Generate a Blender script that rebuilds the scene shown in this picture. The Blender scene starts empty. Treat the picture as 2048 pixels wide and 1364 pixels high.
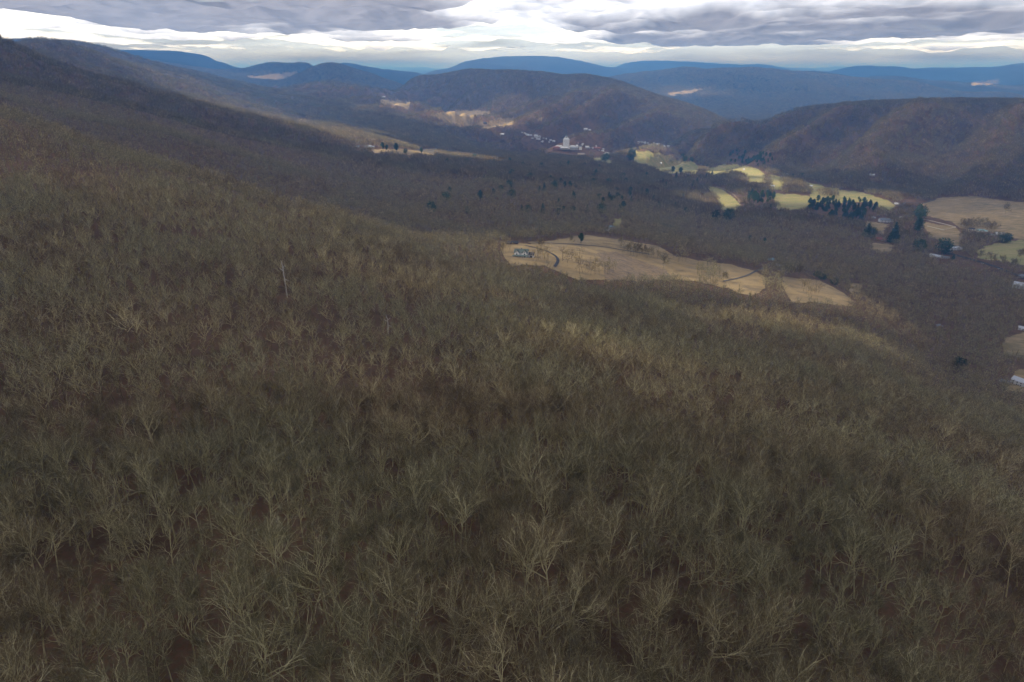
import bpy, math, random
import numpy as np
from mathutils import Vector, Matrix
random.seed(7); rng = np.random.default_rng(7)
SC = bpy.context.scene; COL = SC.collection
R = math.radians
# ------------------------------------------------------------------ camera, sky, sun, exposure
CAMZ = 450.0                       # camera height; the valley floor is about 365 m lower
PITCH = R(21.6); FPX = 1365.0      # focal length in photo pixels (2048 wide)
cam_d = bpy.data.cameras.new('camera'); cam = bpy.data.objects.new('camera', cam_d); COL.objects.link(cam)
cam.location = (0, 0, CAMZ); cam.rotation_euler = (R(90)-PITCH, 0, 0)
cam_d.sensor_width = 36; cam_d.lens = 36*FPX/2048; cam_d.clip_start = 1; cam_d.clip_end = 200000
SC.camera = cam
SUN_EL, SUN_AZ = R(40), R(-108)    # azimuth clockwise from the view direction: behind the camera, to the left
SUN = Vector((math.sin(SUN_AZ)*math.cos(SUN_EL), math.cos(SUN_AZ)*math.cos(SUN_EL), math.sin(SUN_EL)))
sl = bpy.data.lights.new('sun', 'SUN'); sl.energy = 5.0; sl.angle = R(0.5); sl.color = (1, .93, .82)
so = bpy.data.objects.new('sun', sl); COL.objects.link(so); so.rotation_euler = SUN.to_track_quat('Z', 'Y').to_euler()
W = bpy.data.worlds.new('World'); SC.world = W; W.use_nodes = True
nt = W.node_tree; nt.nodes.clear(); N = nt.nodes.new; L = nt.links.new
sky = N('ShaderNodeTexSky'); sky.sky_type = 'NISHITA'; sky.sun_disc = False
sky.sun_elevation = SUN_EL; sky.sun_rotation = SUN_AZ; sky.air_density = 1; sky.dust_density = 2
bg = N('ShaderNodeBackground'); bg.inputs[1].default_value = 0.10
bg2 = N('ShaderNodeBackground'); bg2.inputs[0].default_value = (.77, .88, 1.0, 1); bg2.inputs[1].default_value = 1.1   # thin high overcast above the cloud deck
tc = N('ShaderNodeTexCoord'); mp = N('ShaderNodeMapping'); mp.inputs['Scale'].default_value = (3, 3, 26)
ns = N('ShaderNodeTexNoise'); ns.inputs['Scale'].default_value = 1.6; ns.inputs['Detail'].default_value = 5
rp = N('ShaderNodeValToRGB'); rp.color_ramp.elements[0].position = .36; rp.color_ramp.elements[1].position = .56
rp.color_ramp.elements[0].color = (.35, .35, .35, 1)
mx = N('ShaderNodeMixShader'); wo = N('ShaderNodeOutputWorld')
L(tc.outputs['Generated'], mp.inputs[0]); L(mp.outputs[0], ns.inputs[0]); L(ns.outputs[0], rp.inputs[0]); L(rp.outputs[0], mx.inputs[0])
L(sky.outputs[0], bg.inputs[0]); L(bg.outputs[0], mx.inputs[1]); L(bg2.outputs[0], mx.inputs[2]); L(mx.outputs[0], wo.inputs[0])
SC.view_settings.view_transform = 'Standard'; SC.view_settings.look = 'None'; SC.view_settings.exposure = 0.60; SC.view_settings.gamma = 1
SC.render.engine = 'CYCLES'; cy = SC.cycles
cy.max_bounces = 5; cy.diffuse_bounces = 3; cy.glossy_bounces = 1; cy.transmission_bounces = 3; cy.volume_bounces = 1; cy.transparent_max_bounces = 8
cy.caustics_reflective = False; cy.caustics_refractive = False; cy.use_denoising = True; cy.denoiser = 'OPENIMAGEDENOISE'; cy.denoising_input_passes = 'RGB_ALBEDO_NORMAL'; cy.denoising_prefilter = 'ACCURATE'
cy.use_adaptive_sampling = True; cy.adaptive_threshold = 0.01
SC.render.use_persistent_data = False

# ------------------------------------------------------------------ projection helpers
cP, sP = math.cos(PITCH), math.sin(PITCH)
def ray(px, py):                    # photo pixel -> (x/y, z/y) of its line of sight
    u = (px-1024)/FPX; v = (682-py)/FPX; f = cP+v*sP
    return u/f, (v*cP-sP)/f
def pix(x, y, z):                   # world -> photo pixel (vectorised)
    zz = z-CAMZ; f = y*cP-zz*sP; f = np.where(f < .1, .1, f)
    return 1024+FPX*x/f, 682-FPX*(y*sP+zz*cP)/f
def in_poly(px, py, poly):
    px = np.asarray(px, float); py = np.asarray(py, float); ins = np.zeros(px.shape, bool); n = len(poly)
    for i in range(n):
        x0, y0 = poly[i]; x1, y1 = poly[(i+1) % n]
        if y0 == y1: continue
        c = ((y0 > py) != (y1 > py)) & (px < (x1-x0)*(py-y0)/(y1-y0)+x0); ins ^= c
    return ins
def _h(ix, iy, seed):
    n = (ix.astype(np.int64)*374761393+iy.astype(np.int64)*668265263+seed*974711) & 0x7fffffff
    n = ((n ^ (n >> 13))*1274126177) & 0x7fffffff
    n = ((n ^ (n >> 16))*2246822519) & 0x7fffffff
    return (n & 0xffff)/65535.0
def vnoise(x, y, seed=0):
    ix = np.floor(x); iy = np.floor(y); fx = x-ix; fy = y-iy
    fx = fx*fx*(3-2*fx); fy = fy*fy*(3-2*fy); ix = ix.astype(np.int64); iy = iy.astype(np.int64)
    a = _h(ix, iy, seed); b = _h(ix+1, iy, seed); c = _h(ix, iy+1, seed); d = _h(ix+1, iy+1, seed)
    return (a*(1-fx)+b*fx)*(1-fy)+(c*(1-fx)+d*fx)*fy
def fbm(x, y, oct=4, seed=0):
    s = 0; a = .5; t = 0
    for k in range(oct):
        s = s+a*vnoise(x*2**k+17*k, y*2**k-9*k, seed+k); t += a; a *= .5
    return s/t*2-1
def sst(a, b, x): t = np.clip((x-a)/(b-a), 0, 1); return t*t*(3-2*t)

# ------------------------------------------------------------------ the land: surveyed heights (tree-top level 'c' or bare ground 'g'), interpolated
TREE = 13.0
P = []                              # (x, y, ground z relative to the camera)
def col(px, *pts):
    for p in pts:
        D, py = p[0], p[1]; kind = p[2] if len(p) > 2 else 'c'
        a, b = ray(px, py); P.append((D*a, D, D*b-(TREE if kind == 'c' else 0)))
def rel(px, *pts):                  # hidden ground: (distance, height below the camera)
    for D, z in pts:
        a, b = ray(px, 300); P.append((D*a, D, z))
col(-350, (120, 1000), (300, 560), (520, 330)); rel(-350, (900, 20), (2000, 130), (3500, 60), (6000, 60), (12000, 100))
col(0, (75, 1364), (130, 1000), (190, 800), (290, 600), (480, 400), (640, 300), (850, 212), (1350, 185), (1650, 150), (1900, 112), (2150, 82))
rel(0, (1050, -100), (2600, 0))
col(44, (3000, 92)); col(89, (3000, 92)); col(143, (3050, 107)); rel(90, (3600, 20)); col(10, (6200, 84)); col(62, (6200, 78)); col(103, (6200, 85)); rel(60, (5300, 60), (7500, 0))
col(130, (4500, 87)); col(171, (4500, 89)); col(222, (4500, 101)); col(273, (4500, 116)); col(342, (4600, 138)); col(393, (4650, 151)); col(450, (4800, 166)); col(550, (5200, 185)); col(700, (5500, 200))
rel(200, (5600, 0)); rel(300, (5800, -80)); rel(200, (3900, 30)); rel(400, (5800, -170))
col(68, (2100, 109)); col(137, (2100, 135)); col(191, (2120, 150)); col(239, (2150, 161)); col(300, (2150, 180)); rel(150, (2600, -40)); rel(280, (2700, -90)); rel(400, (2700, -150))
col(198, (3300, 109)); col(273, (3300, 133)); col(325, (3300, 150)); col(393, (3300, 174)); col(478, (3350, 202)); col(581, (3400, 222)); col(700, (3500, 237))
col(171, (830, 270)); col(300, (75, 1364), (130, 1000), (195, 800), (310, 600), (520, 410), (780, 308), (1200, 290), (1400, 248)); rel(300, (1020, -165), (1600, -115))
col(376, (2120, 200)); col(444, (800, 350), (1350, 299), (1750, 262), (2200, 220)); rel(444, (1000, -190))
col(581, (2300, 251)); col(700, (2400, 268))
col(600, (72, 1364), (125, 1000), (205, 800), (330, 610), (520, 480), (720, 403), (1100, 393), (1300, 356), (1750, 305)); rel(600, (900, -195), (2700, -225))
col(720, (2250, 296, 'g')); col(740, (2300, 297, 'g')); col(700, (1350, 385), (700, 430))
col(820, (2400, 302, 'g')); col(850, (70, 1364), (125, 1000), (215, 800), (360, 620), (520, 540), (680, 485), (1050, 440), (1350, 400), (1800, 350), (3300, 268), (4300, 240), (5500, 214)); rel(850, (850, -205), (2700, -290))
col(1024, (70, 1364), (122, 1000), (215, 800), (370, 640), (540, 570), (700, 525), (1100, 452), (1450, 400), (2000, 350), (2900, 308), (3700, 286))
col(1042, (800, 514, 'g'), (860, 495, 'g')); col(1000, (880, 490, 'g'))
col(1200, (74, 1364), (128, 1000), (215, 820), (400, 660), (560, 600), (700, 565), (860, 520, 'g'), (1050, 476, 'g'), (1250, 450), (1600, 400), (2200, 350), (2900, 319), (3500, 300, 'g'), (3900, 268), (4500, 200))
col(1130, (3550, 298, 'g')); col(1090, (860, 500, 'g'), (760, 535, 'g'))
col(1400, (80, 1364), (140, 1000), (240, 820), (420, 680), (580, 630), (680, 604), (1250, 480), (1750, 436), (2100, 398), (2600, 345, 'g'), (3000, 322, 'g'), (3500, 299, 'g'))
col(1330, (1000, 500, 'g'), (900, 540, 'g')); col(1450, (850, 572, 'g'), (980, 528, 'g')); col(1530, (950, 545, 'g')); col(1600, (850, 592, 'g')); col(1700, (870, 602, 'g'))
col(1500, (1200, 500), (1450, 478), (2000, 402)); col(1600, (640, 643)); col(1550, (2700, 347, 'g'))
col(1700, (92, 1364), (165, 1000), (270, 840), (440, 735), (610, 675), (1050, 560), (1300, 520), (1700, 450), (2250, 385, 'g'))
col(1850, (900, 650), (1050, 600), (2150, 396, 'g')); col(1900, (590, 765), (740, 720)); col(1950, (1750, 450, 'g'), (1400, 518, 'g')); col(1880, (1450, 514, 'g'))
col(2048, (105, 1364), (190, 1020), (310, 900), (470, 835), (600, 800), (700, 772, 'g'), (950, 655, 'g'), (1230, 565, 'g'), (1700, 455, 'g'), (2000, 405, 'g'), (2600, 300), (3300, 203))
rel(2350, (200, -170), (600, -330), (1500, -370), (3000, -170), (5000, -300), (9000, -100))
col(1600, (3100, 300)); col(1800, (2800, 300)); col(1556, (3900, 243)); col(1592, (3850, 221)); col(1647, (3800, 210)); col(1738, (3650, 204)); col(1866, (3500, 200)); col(1950, (3400, 200))
rel(1650, (4600, -330)); rel(1900, (4600, -300)); rel(2048, (4500, -290)); rel(1500, (4300, -360)); rel(1450, (5500, -350))
col(814, (6200, 165)); col(889, (6000, 149)); col(934, (5900, 139)); col(975, (5750, 143)); col(1019, (5650, 141)); col(1094, (5500, 145)); col(1125, (5400, 151)); col(1156, (5300, 148)); col(1231, (5000, 160)); col(1282, (4750, 179)); col(1350, (4500, 206)); col(1409, (4300, 231)); col(1475, (4100, 262))
rel(850, (7200, -260)); rel(950, (7000, -300)); rel(1100, (6800, -330)); rel(1250, (6300, -340)); rel(1350, (5600, -350))
col(920, (5000, 236, 'g')); col(1000, (4700, 243, 'g')); col(1040, (4300, 265)); col(1200, (3700, 291, 'g')); col(1350, (3600, 295, 'g')); col(860, (5600, 210)); col(1000, (5200, 190)); col(1100, (4900, 190)); col(1300, (4200, 240)); col(1400, (3900, 275))
# far ridges
def ridge(D, pts, drop=(1.12, -300)):
    for px, py in pts: col(px, (D, py, 'g'))
    for px, py in pts[::2]: rel(px, (D*drop[0], drop[1]))
ridge(12000, [(180, 112), (263, 109), (342, 110), (410, 114), (444, 125), (478, 135)])
ridge(9000, [(506, 137), (547, 126), (581, 130), (615, 132)])
ridge(7600, [(640, 134), (670, 130), (694, 137), (735, 147), (770, 160), (800, 170)])
ridge(13500, [(680, 129), (718, 131), (752, 140), (800, 150)])
ridge(17000, [(870, 147), (896, 144), (923, 131), (975, 125), (999, 125), (1036, 118), (1094, 118), (1125, 126), (1163, 133), (1210, 137)])
ridge(20000, [(1230, 134), (1282, 125), (1350, 131), (1420, 129), (1500, 133), (1560, 138)])
ridge(9500, [(1230, 152), (1300, 142), (1373, 139), (1475, 136), (1519, 137), (1541, 144), (1600, 149), (1658, 150), (1687, 156), (1775, 159), (1903, 162), (1957, 168), (2048, 172)])
ridge(16000, [(1629, 142), (1731, 134), (1775, 137), (1870, 137), (1994, 132), (2048, 130), (2200, 128)])
col(450, (9500, 152, 'g')); col(600, (6500, 190)); col(500, (8000, 157, 'g')); col(560, (8000, 160, 'g')); col(750, (6500, 195)); col(800, (6300, 203))
rel(1300, (7500, -320)); rel(1500, (7000, -345)); rel(1700, (7000, -320)); rel(1950, (7000, -300))
for px in range(-300, 2400, 300): rel(px, (26000, -60), (32000, 20), (46000, 40))
# behind and beside the camera
for deg, pts in {-90: ((60, -85), (300, -60), (1000, 60), (3000, 150), (12000, 0)), 90: ((60, -98), (300, -180), (1500, -370), (4000, -200), (12000, -200)),
                 180: ((100, -98), (300, -105), (1000, -130), (5000, -150), (20000, -100)), -135: ((300, -80), (1500, 60)), 135: ((300, -150), (1500, -330)), 0: ((12, -93), (40, -94))}.items():
    for r_, z_ in pts: P.append((r_*math.sin(R(deg)), r_*math.cos(R(deg)), z_))
P = np.array(P); KA = 2.2
def emb(x, y):
    r = np.hypot(x, y)+1e-6; return np.stack([KA*x/r, KA*y/r, np.log(np.maximum(r, 10))], -1)
def relief(x, y):
    r = np.hypot(x, y)
    s = 2.2*fbm(x/90, y/90, 3, 3)*sst(60, 300, r)
    s += 9*fbm(x/420, y/420, 4, 11)*sst(400, 1600, r)*(1-.5*sst(8000, 12000, r))
    # side spurs running down the middle hill, the right-hand hill and the big left slope
    wx = 90*fbm(x/500, y/500, 3, 5)
    def spurs(ax, ay, lam, amp, m): return amp*m*(1-2*np.abs(((x*ax+y*ay+wx)/lam) % 1-.5)*2)
    d1 = -(.68*(x+940)+.73*(y-6200)); m1 = sst(30, 350, d1)*(1-sst(1000, 1500, d1))*sst(2600, 3300, y)*(1-sst(6000, 6500, y))
    m1 = m1*(1-np.exp(-((x+250)/550)**2-((y-4900)/450)**2))
    s += spurs(.73, -.68, 330, 85, m1)
    s += spurs(.73, -.68, 140, 18, m1)
    d2 = -(.62*(x-1515)+.78*(y-3900)); m2 = sst(60, 450, d2)*(1-sst(1100, 1500, d2))*sst(900, 1400, x)
    s += spurs(.78, -.62, 400, 46, m2)
    s += spurs(.78, -.62, 170, 12, m2)
    m3 = (1-sst(-700, -150, x+(y-1500)*.22))*sst(1000, 2000, y)*(1-sst(5500, 7000, y))
    s += spurs(-.25, .97, 420, 22, m3)
    far = sst(6500, 9500, r); s += far*(80*(1-2*np.abs(fbm(x/1300, y/1300, 5, 23)))-35)
    vf = sst(7000, 15000, r)*sst(15000, 28000, r); s += vf*(260*np.abs(fbm(x/5200, y/2600, 4, 31))-60)
    return s
PE = emb(P[:, 0], P[:, 1]); PF = (P[:, 2]-relief(P[:, 0], P[:, 1]))/(np.hypot(P[:, 0], P[:, 1])+80)
def kern(d2): return np.sqrt(d2+.05**2)
A = kern(((PE[:, None]-PE[None])**2).sum(-1)); n = len(P)
M_ = np.zeros((n+1, n+1)); M_[:n, :n] = A-np.eye(n)*.0015; M_[:n, n] = 1; M_[n, :n] = 1
WT = np.linalg.solve(M_, np.append(PF, 0))
def base_height(x, y):
    sh = x.shape; x = x.ravel(); y = y.ravel(); out = np.empty(x.size)
    for i in range(0, x.size, 20000):
        e = emb(x[i:i+20000], y[i:i+20000])
        d2 = (e**2).sum(-1)[:, None]+(PE**2).sum(-1)[None]-2*e@PE.T
        out[i:i+20000] = kern(np.maximum(d2, 0))@WT[:n]+WT[n]
    return (out*(np.hypot(x, y)+80)).reshape(sh)
azf = np.linspace(-50, 50, 760); azb = np.linspace(50, 310, 132)[1:-1]
AZ = np.radians(np.concatenate([azf, azb])); NA = len(AZ)
LR = np.concatenate([[math.log(12)], np.linspace(math.log(30), math.log(46000), 700)]); NR = len(LR)
GA, GL = np.meshgrid(AZ, LR, indexing='ij'); GR = np.exp(GL); GX = GR*np.sin(GA); GY = GR*np.cos(GA)
GZ = base_height(GX, GY)+relief(GX, GY); GZ = np.where(GZ > 220, 220+80*np.tanh((GZ-220)/80), GZ)+CAMZ
AZE = np.append(AZ, AZ[0]+2*math.pi); GZE = np.vstack([GZ, GZ[:1]])
def height(x, y):
    x = np.asarray(x, float); y = np.asarray(y, float)
    a = np.arctan2(x, y); a = np.where(a < AZ[0], a+2*math.pi, a); l = np.log(np.maximum(np.hypot(x, y), 12))
    i = np.clip(np.searchsorted(AZE, a, 'right')-1, 0, NA-1); j = np.clip(np.searchsorted(LR, l, 'right')-1, 0, NR-2)
    fa = (a-AZE[i])/(AZE[i+1]-AZE[i]); fr = np.clip((l-LR[j])/(LR[j+1]-LR[j]), 0, 1)
    return (GZE[i, j]*(1-fa)+GZE[i+1, j]*fa)*(1-fr)+(GZE[i, j+1]*(1-fa)+GZE[i+1, j+1]*fa)*fr
TT = (GZ-CAMZ)/GR; TMAX = np.maximum.accumulate(TT, 1)
def sight(x, y):                    # highest tangent of the land in front of a point
    a = np.arctan2(x, y); l = np.log(np.hypot(x, y)*.985)
    i = np.clip(np.searchsorted(AZ[:760], a)-1, 0, 758); j = np.clip(np.searchsorted(LR, l)-1, 0, NR-1)
    return TMAX[i, j]
def hit(px, py, lift=0, rmin=40, rmax=60000):          # where a line of sight meets the land
    a, b = ray(px, py); k = math.hypot(a, 1)
    rr = np.exp(np.linspace(math.log(rmin), math.log(rmax), 4000)); x = rr*a/k; y = rr/k
    f = height(x, y)+lift-(CAMZ+y*b); w = np.nonzero(f >= 0)[0]
    j = w[0] if len(w) else 3999
    return float(x[j]), float(y[j]), float(height(x[j], y[j]))

# ------------------------------------------------------------------ mesh and material helpers
def mesh_np(name, V, F, mats=(), mi=None, smooth=False):
    V = np.asarray(V, np.float32).reshape(-1, 3); me = bpy.data.meshes.new(name)
    if isinstance(F, np.ndarray):
        k = F.shape[1]; nf = len(F); flat = F.astype(np.int32).ravel(); tot = np.full(nf, k, np.int32)
    else:
        nf = len(F); tot = np.array([len(f) for f in F], np.int32); flat = np.array([i for f in F for i in f], np.int32)
    me.vertices.add(len(V)); me.vertices.foreach_set('co', V.ravel())
    if nf == 0: me.update(); return me
    st = np.concatenate([[0], np.cumsum(tot)[:-1]]).astype(np.int32)
    me.loops.add(len(flat)); me.loops.foreach_set('vertex_index', flat)
    me.polygons.add(nf); me.polygons.foreach_set('loop_start', st); me.polygons.foreach_set('loop_total', tot)
    for m in mats: me.materials.append(m)
    if mi is not None: me.polygons.foreach_set('material_index', np.asarray(mi, np.int32))
    me.polygons.foreach_set('use_smooth', np.full(nf, smooth)); me.update(calc_edges=True); me.validate()
    return me
def link(name, me, parent=None, loc=(0, 0, 0), rotz=0):
    o = bpy.data.objects.new(name, me); COL.objects.link(o); o.parent = parent; o.location = loc; o.rotation_euler = (0, 0, rotz); return o
def tag(o, label=None, cat=None, group=None, kind=None):
    for k, v in (('label', label), ('category', cat), ('group', group), ('kind', kind)):
        if v: o[k] = v
    return o
def mat(name, build, rough=.9):
    m = bpy.data.materials.new(name); m.use_nodes = True; t = m.node_tree; b = t.nodes['Principled BSDF']
    b.inputs['Roughness'].default_value = rough; b.inputs['Specular IOR Level'].default_value = .15
    if isinstance(build, tuple): b.inputs['Base Color'].default_value = (*build, 1)
    else: build(t, b)
    return m
def nd(t, typ, **kw):
    q = t.nodes.new(typ)
    for k, v in kw.items():
        if k[0] == '_': q.inputs[k[1:].replace('_', ' ')].default_value = v
        else: setattr(q, k, v)
    return q
def ramp(t, src, cols):
    r_ = t.nodes.new('ShaderNodeValToRGB'); e = r_.color_ramp.elements
    while len(e) < len(cols): e.new(.5)
    for q, (p_, c_) in zip(e, cols): q.position = p_; q.color = (*c_, 1)
    t.links.new(src, r_.inputs[0]); return r_.outputs[0]
def noise(t, scale, detail=4, coord='obj', stretch=None, rough=.55):
    g = t.nodes.new('ShaderNodeNewGeometry'); src = g.outputs['Position']
    if stretch:
        m_ = nd(t, 'ShaderNodeMapping'); m_.inputs['Scale'].default_value = stretch; t.links.new(src, m_.inputs[0]); src = m_.outputs[0]
    q = nd(t, 'ShaderNodeTexNoise', _Scale=scale, _Detail=detail, _Roughness=rough); t.links.new(src, q.inputs['Vector']); return q.outputs[0]
def mixc(t, f, a, b, mode='MIX'):
    q = nd(t, 'ShaderNodeMix', data_type='RGBA', blend_type=mode)
    if isinstance(f, float): q.inputs[0].default_value = f
    else: t.links.new(f, q.inputs[0])
    for i, s in ((6, a), (7, b)):
        if isinstance(s, tuple): q.inputs[i].default_value = (*s, 1)
        else: t.links.new(s, q.inputs[i])
    return q.outputs[2]
def two_noise(c1, c2, c3, s1, s2, bump=0, stretch=None):
    def f(t, b):
        a = ramp(t, noise(t, s1, 5), [(.35, c1), (.62, c2)])
        o = mixc(t, ramp(t, noise(t, s2, 4, stretch=stretch), [(.42, (0, 0, 0)), (.66, (1, 1, 1))]), a, c3)
        t.links.new(o, b.inputs['Base Color'])
        if bump:
            bp = nd(t, 'ShaderNodeBump', _Strength=.8, _Distance=bump); t.links.new(noise(t, s2*2, 6), bp.inputs['Height']); t.links.new(bp.outputs[0], b.inputs['Normal'])
    return f
M = {}
M['litter'] = mat('leaf_litter', two_noise((.10, .052, .028), (.20, .108, .058), (.13, .092, .048), .05, .9, .4))
M['farwood'] = mat('distant_bare_woods', two_noise((.028, .025, .022), (.045, .04, .032), (.02, .024, .018), .0011, .012, 30))
M['dry'] = mat('dry_winter_grass', two_noise((.47, .335, .155), (.36, .26, .125), (.25, .185, .10), .011, .035, stretch=(1, 1.8, 1)))
M['green'] = mat('fairway_turf', two_noise((.23, .235, .07), (.34, .315, .105), (.42, .33, .15), .008, .03, stretch=(1, 3, 1)))
M['olive'] = mat('rough_pasture', two_noise((.31, .22, .095), (.21, .165, .075), (.38, .28, .15), .008, .035, stretch=(1, 2.5, 1)))
M['brush'] = mat('cut_brush', two_noise((.32, .23, .135), (.38, .27, .15), (.17, .13, .09), .03, .12, stretch=(1, 4, 1)))
M['asphalt'] = mat('asphalt', two_noise((.055, .055, .06), (.075, .075, .08), (.05, .05, .052), .05, .8))
M['gravel'] = mat('gravel', two_noise((.11, .10, .09), (.15, .135, .115), (.09, .082, .07), .05, .8))
def barkm(base1, base2, green):
    def f(t, b):
        oi = t.nodes.new('ShaderNodeObjectInfo'); q = nd(t, 'ShaderNodeTexNoise', _Scale=.012, _Detail=3.0); t.links.new(oi.outputs['Location'], q.inputs['Vector'])
        a = ramp(t, oi.outputs['Random'], [(0, base1), (1, base2)])
        o = mixc(t, ramp(t, q.outputs[0], [(.38, (0, 0, 0)), (.60, (1, 1, 1))]), a, green)
        t.links.new(o, b.inputs['Base Color'])
    return f
M['limb'] = mat('lichen_bark', barkm((.32, .25, .13), (.92, .80, .44), (.64, .57, .31)))
M['twig'] = mat('bare_twigs', barkm((.128, .086, .044), (.32, .238, .126), (.21, .180, .094)))
M['snag'] = mat('barkless_dead_wood', (.72, .66, .56))
M['needle'] = mat('pine_needles', barkm((.060, .105, .050), (.11, .165, .075), (.07, .125, .070)))
M['broad'] = mat('evergreen_leaves', barkm((.035, .065, .022), (.055, .085, .03), (.04, .07, .025)))
M['pbark'] = mat('pine_bark', (.09, .07, .055))

# ------------------------------------------------------------------ ground: one sheet of woods floor near, hills beyond 7 km
VV = np.concatenate([np.stack([GX, GY, GZ], -1).reshape(-1, 3), [[0, 0, CAMZ-93]]])
ii, jj = np.meshgrid(np.arange(NA), np.arange(NR-1), indexing='ij'); i2 = (ii+1) % NA
Q = np.stack([ii*NR+jj, i2*NR+jj, i2*NR+jj+1, ii*NR+jj+1], -1)[..., ::-1]
JS = int(np.searchsorted(LR, math.log(7000)))
def sub(quads):
    u, inv = np.unique(quads, return_inverse=True); return VV[u], inv.reshape(quads.shape)
v, f = sub(Q[:, :JS].reshape(-1, 4)); me = mesh_np('ground', v, f, [M['litter']], smooth=True); tag(link('ground', me), kind='structure')
v, f = sub(Q[:, JS:].reshape(-1, 4)); me = mesh_np('hills', v, f, [M['farwood']], smooth=True); tag(link('hills', me), kind='structure')

# ------------------------------------------------------------------ fields (outlines surveyed from the photograph, laid on the land)
FIELDS = [
 ('meadow', 'dry', [(1000, 483), (1058, 487), (1175, 470), (1233, 477), (1311, 490), (1351, 512), (1398, 519), (1446, 526), (1507, 540), (1532, 557), (1534, 569), (1505, 582), (1483, 579), (1459, 567), (1398, 556), (1363, 550), (1300, 545), (1214, 549), (1155, 549), (1116, 533), (1090, 522), (1062, 520), (1025, 522), (1010, 505)]),
 ('meadow', 'dry', [(1564, 555), (1600, 556), (1640, 562), (1666, 574), (1690, 589), (1712, 606), (1654, 597), (1583, 592)]),
 ('meadow', 'dry', [(1700, 567), (1727, 571), (1725, 578), (1700, 575)]),
 ('fairway', 'green', [(1270, 300), (1304, 303), (1343, 314), (1360, 325), (1387, 326), (1406, 336), (1387, 343), (1340, 345), (1311, 335), (1270, 324)]),
 ('fairway', 'green', [(1406, 337), (1445, 330), (1494, 332), (1516, 339), (1531, 350), (1528, 362), (1497, 361), (1490, 343), (1450, 342), (1435, 347), (1416, 343)]),
 ('fairway', 'green', [(1538, 349), (1565, 354), (1567, 363), (1565, 376), (1543, 376), (1540, 360)]),
 ('fairway', 'green', [(1416, 371), (1445, 379), (1470, 398), (1484, 414), (1465, 418), (1445, 418), (1435, 394), (1424, 381)]),
 ('fairway', 'green', [(1543, 385), (1616, 391), (1626, 402), (1604, 417), (1555, 415), (1550, 397)]),
 ('fairway', 'green', [(1606, 362), (1648, 373), (1726, 386), (1775, 400), (1792, 413), (1770, 417), (1745, 401), (1690, 399), (1648, 404), (1618, 393), (1625, 379)]),
 ('fairway', 'green', [(1228, 437), (1243, 437), (1243, 448), (1228, 448)]),
 ('pasture', 'olive', [(1878, 396), (1941, 392), (1984, 398), (2029, 404), (2200, 410), (2200, 490), (2048, 475), (2019, 467), (1968, 455), (1921, 450), (1902, 438), (1855, 428), (1843, 409)]),
 ('pasture', 'olive', [(1840, 441), (1910, 454), (1925, 470), (1920, 488), (1860, 470), (1852, 452)]),
 ('pasture', 'green', [(1960, 497), (2019, 481), (2048, 477), (2200, 480), (2200, 545), (2048, 522), (2005, 517), (1953, 509)]),
 ('lawn', 'olive', [(1732, 440), (1780, 449), (1765, 460), (1733, 453)]),
 ('lawn', 'olive', [(1736, 488), (1773, 487), (1792, 495), (1757, 499)]),
 ('lawn', 'olive', [(2007, 676), (2048, 664), (2140, 660), (2140, 715), (2048, 702), (2010, 700)]),
 ('lawn', 'olive', [(2027, 740), (2048, 736), (2140, 740), (2140, 775), (2048, 775), (2018, 772)]),
 ('hay_field', 'dry', [(862, 227), (905, 222), (954, 219), (985, 225), (950, 232), (946, 247), (930, 251), (889, 240)]),
 ('hay_field', 'dry', [(952, 247), (990, 239), (1029, 235), (1030, 246), (975, 256), (950, 252)]),
 ('hay_field', 'dry', [(1072, 236), (1087, 233), (1082, 241)]),
 ('hay_field', 'dry', [(762, 199), (790, 200), (822, 203), (815, 215), (790, 210), (760, 206)]),
 ('hay_field', 'dry', [(1329, 188), (1350, 184), (1409, 177), (1385, 186), (1345, 190)]),
 ('hay_field', 'dry', [(1939, 167), (1960, 163), (2001, 158), (1990, 168), (1950, 169)]),
 ('hay_field', 'dry', [(485, 153), (520, 151), (560, 146), (605, 143), (575, 155), (555, 161), (520, 157)]),
 ('hay_field', 'dry', [(744, 297), (782, 299), (848, 300), (876, 297), (874, 306), (837, 307), (749, 302)]),
 ('fairway', 'green', [(1167, 312), (1186, 314), (1225, 319), (1224, 324), (1186, 319)]),
]
def thick(line, w):                 # a polyline as a polygon in the picture plane, used only to ask which land it crosses
    out = []
    for s in (1, -1):
        for x, y in (line if s == 1 else line[::-1]): out.append((x, y+s*w))
    return out
ROADS = [
 ('driveway', 'asphalt', 3.6, [(1050, 492), (1063, 495), (1090, 501), (1108, 509), (1119, 519), (1117, 527), (1109, 535)]),
 ('driveway', 'gravel', 3.2, [(1446, 564), (1485, 556), (1508, 546), (1528, 537), (1545, 528)]),
 ('farm_track', 'gravel', 3.0, [(1590, 535), (1615, 545), (1642, 556), (1671, 569), (1715, 595), (1764, 616)]),
 ('road', 'asphalt', 9.0, [(1885, 503), (1908, 510), (1941, 519), (1980, 531), (2009, 541), (2033, 551), (2060, 561), (2120, 590)]),
 ('path', 'brush', 4.0, [(1432, 374), (1448, 378), (1468, 390), (1478, 402), (1482, 412)]),
 ('farm_track', 'gravel', 4.0, [(1060, 487), (1120, 487), (1180, 492), (1240, 500), (1300, 510)]),
 ('road', 'gravel', 5.0, [(1792, 413), (1815, 404), (1845, 408), (1870, 400)]),
]
CLEAR = [p for _, _, p in FIELDS]+[thick(l, 3 if n_ in('road',) else 2) for n_, _, _, l in ROADS]
CLEAR += [[(1100, 284), (1160, 288), (1175, 304), (1120, 300), (1100, 294)], [(1028, 486), (1060, 490), (1066, 525), (1020, 525)], [(1185, 296), (1213, 300), (1213, 310), (1190, 308)]]
NG = (FW := 760)
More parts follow.
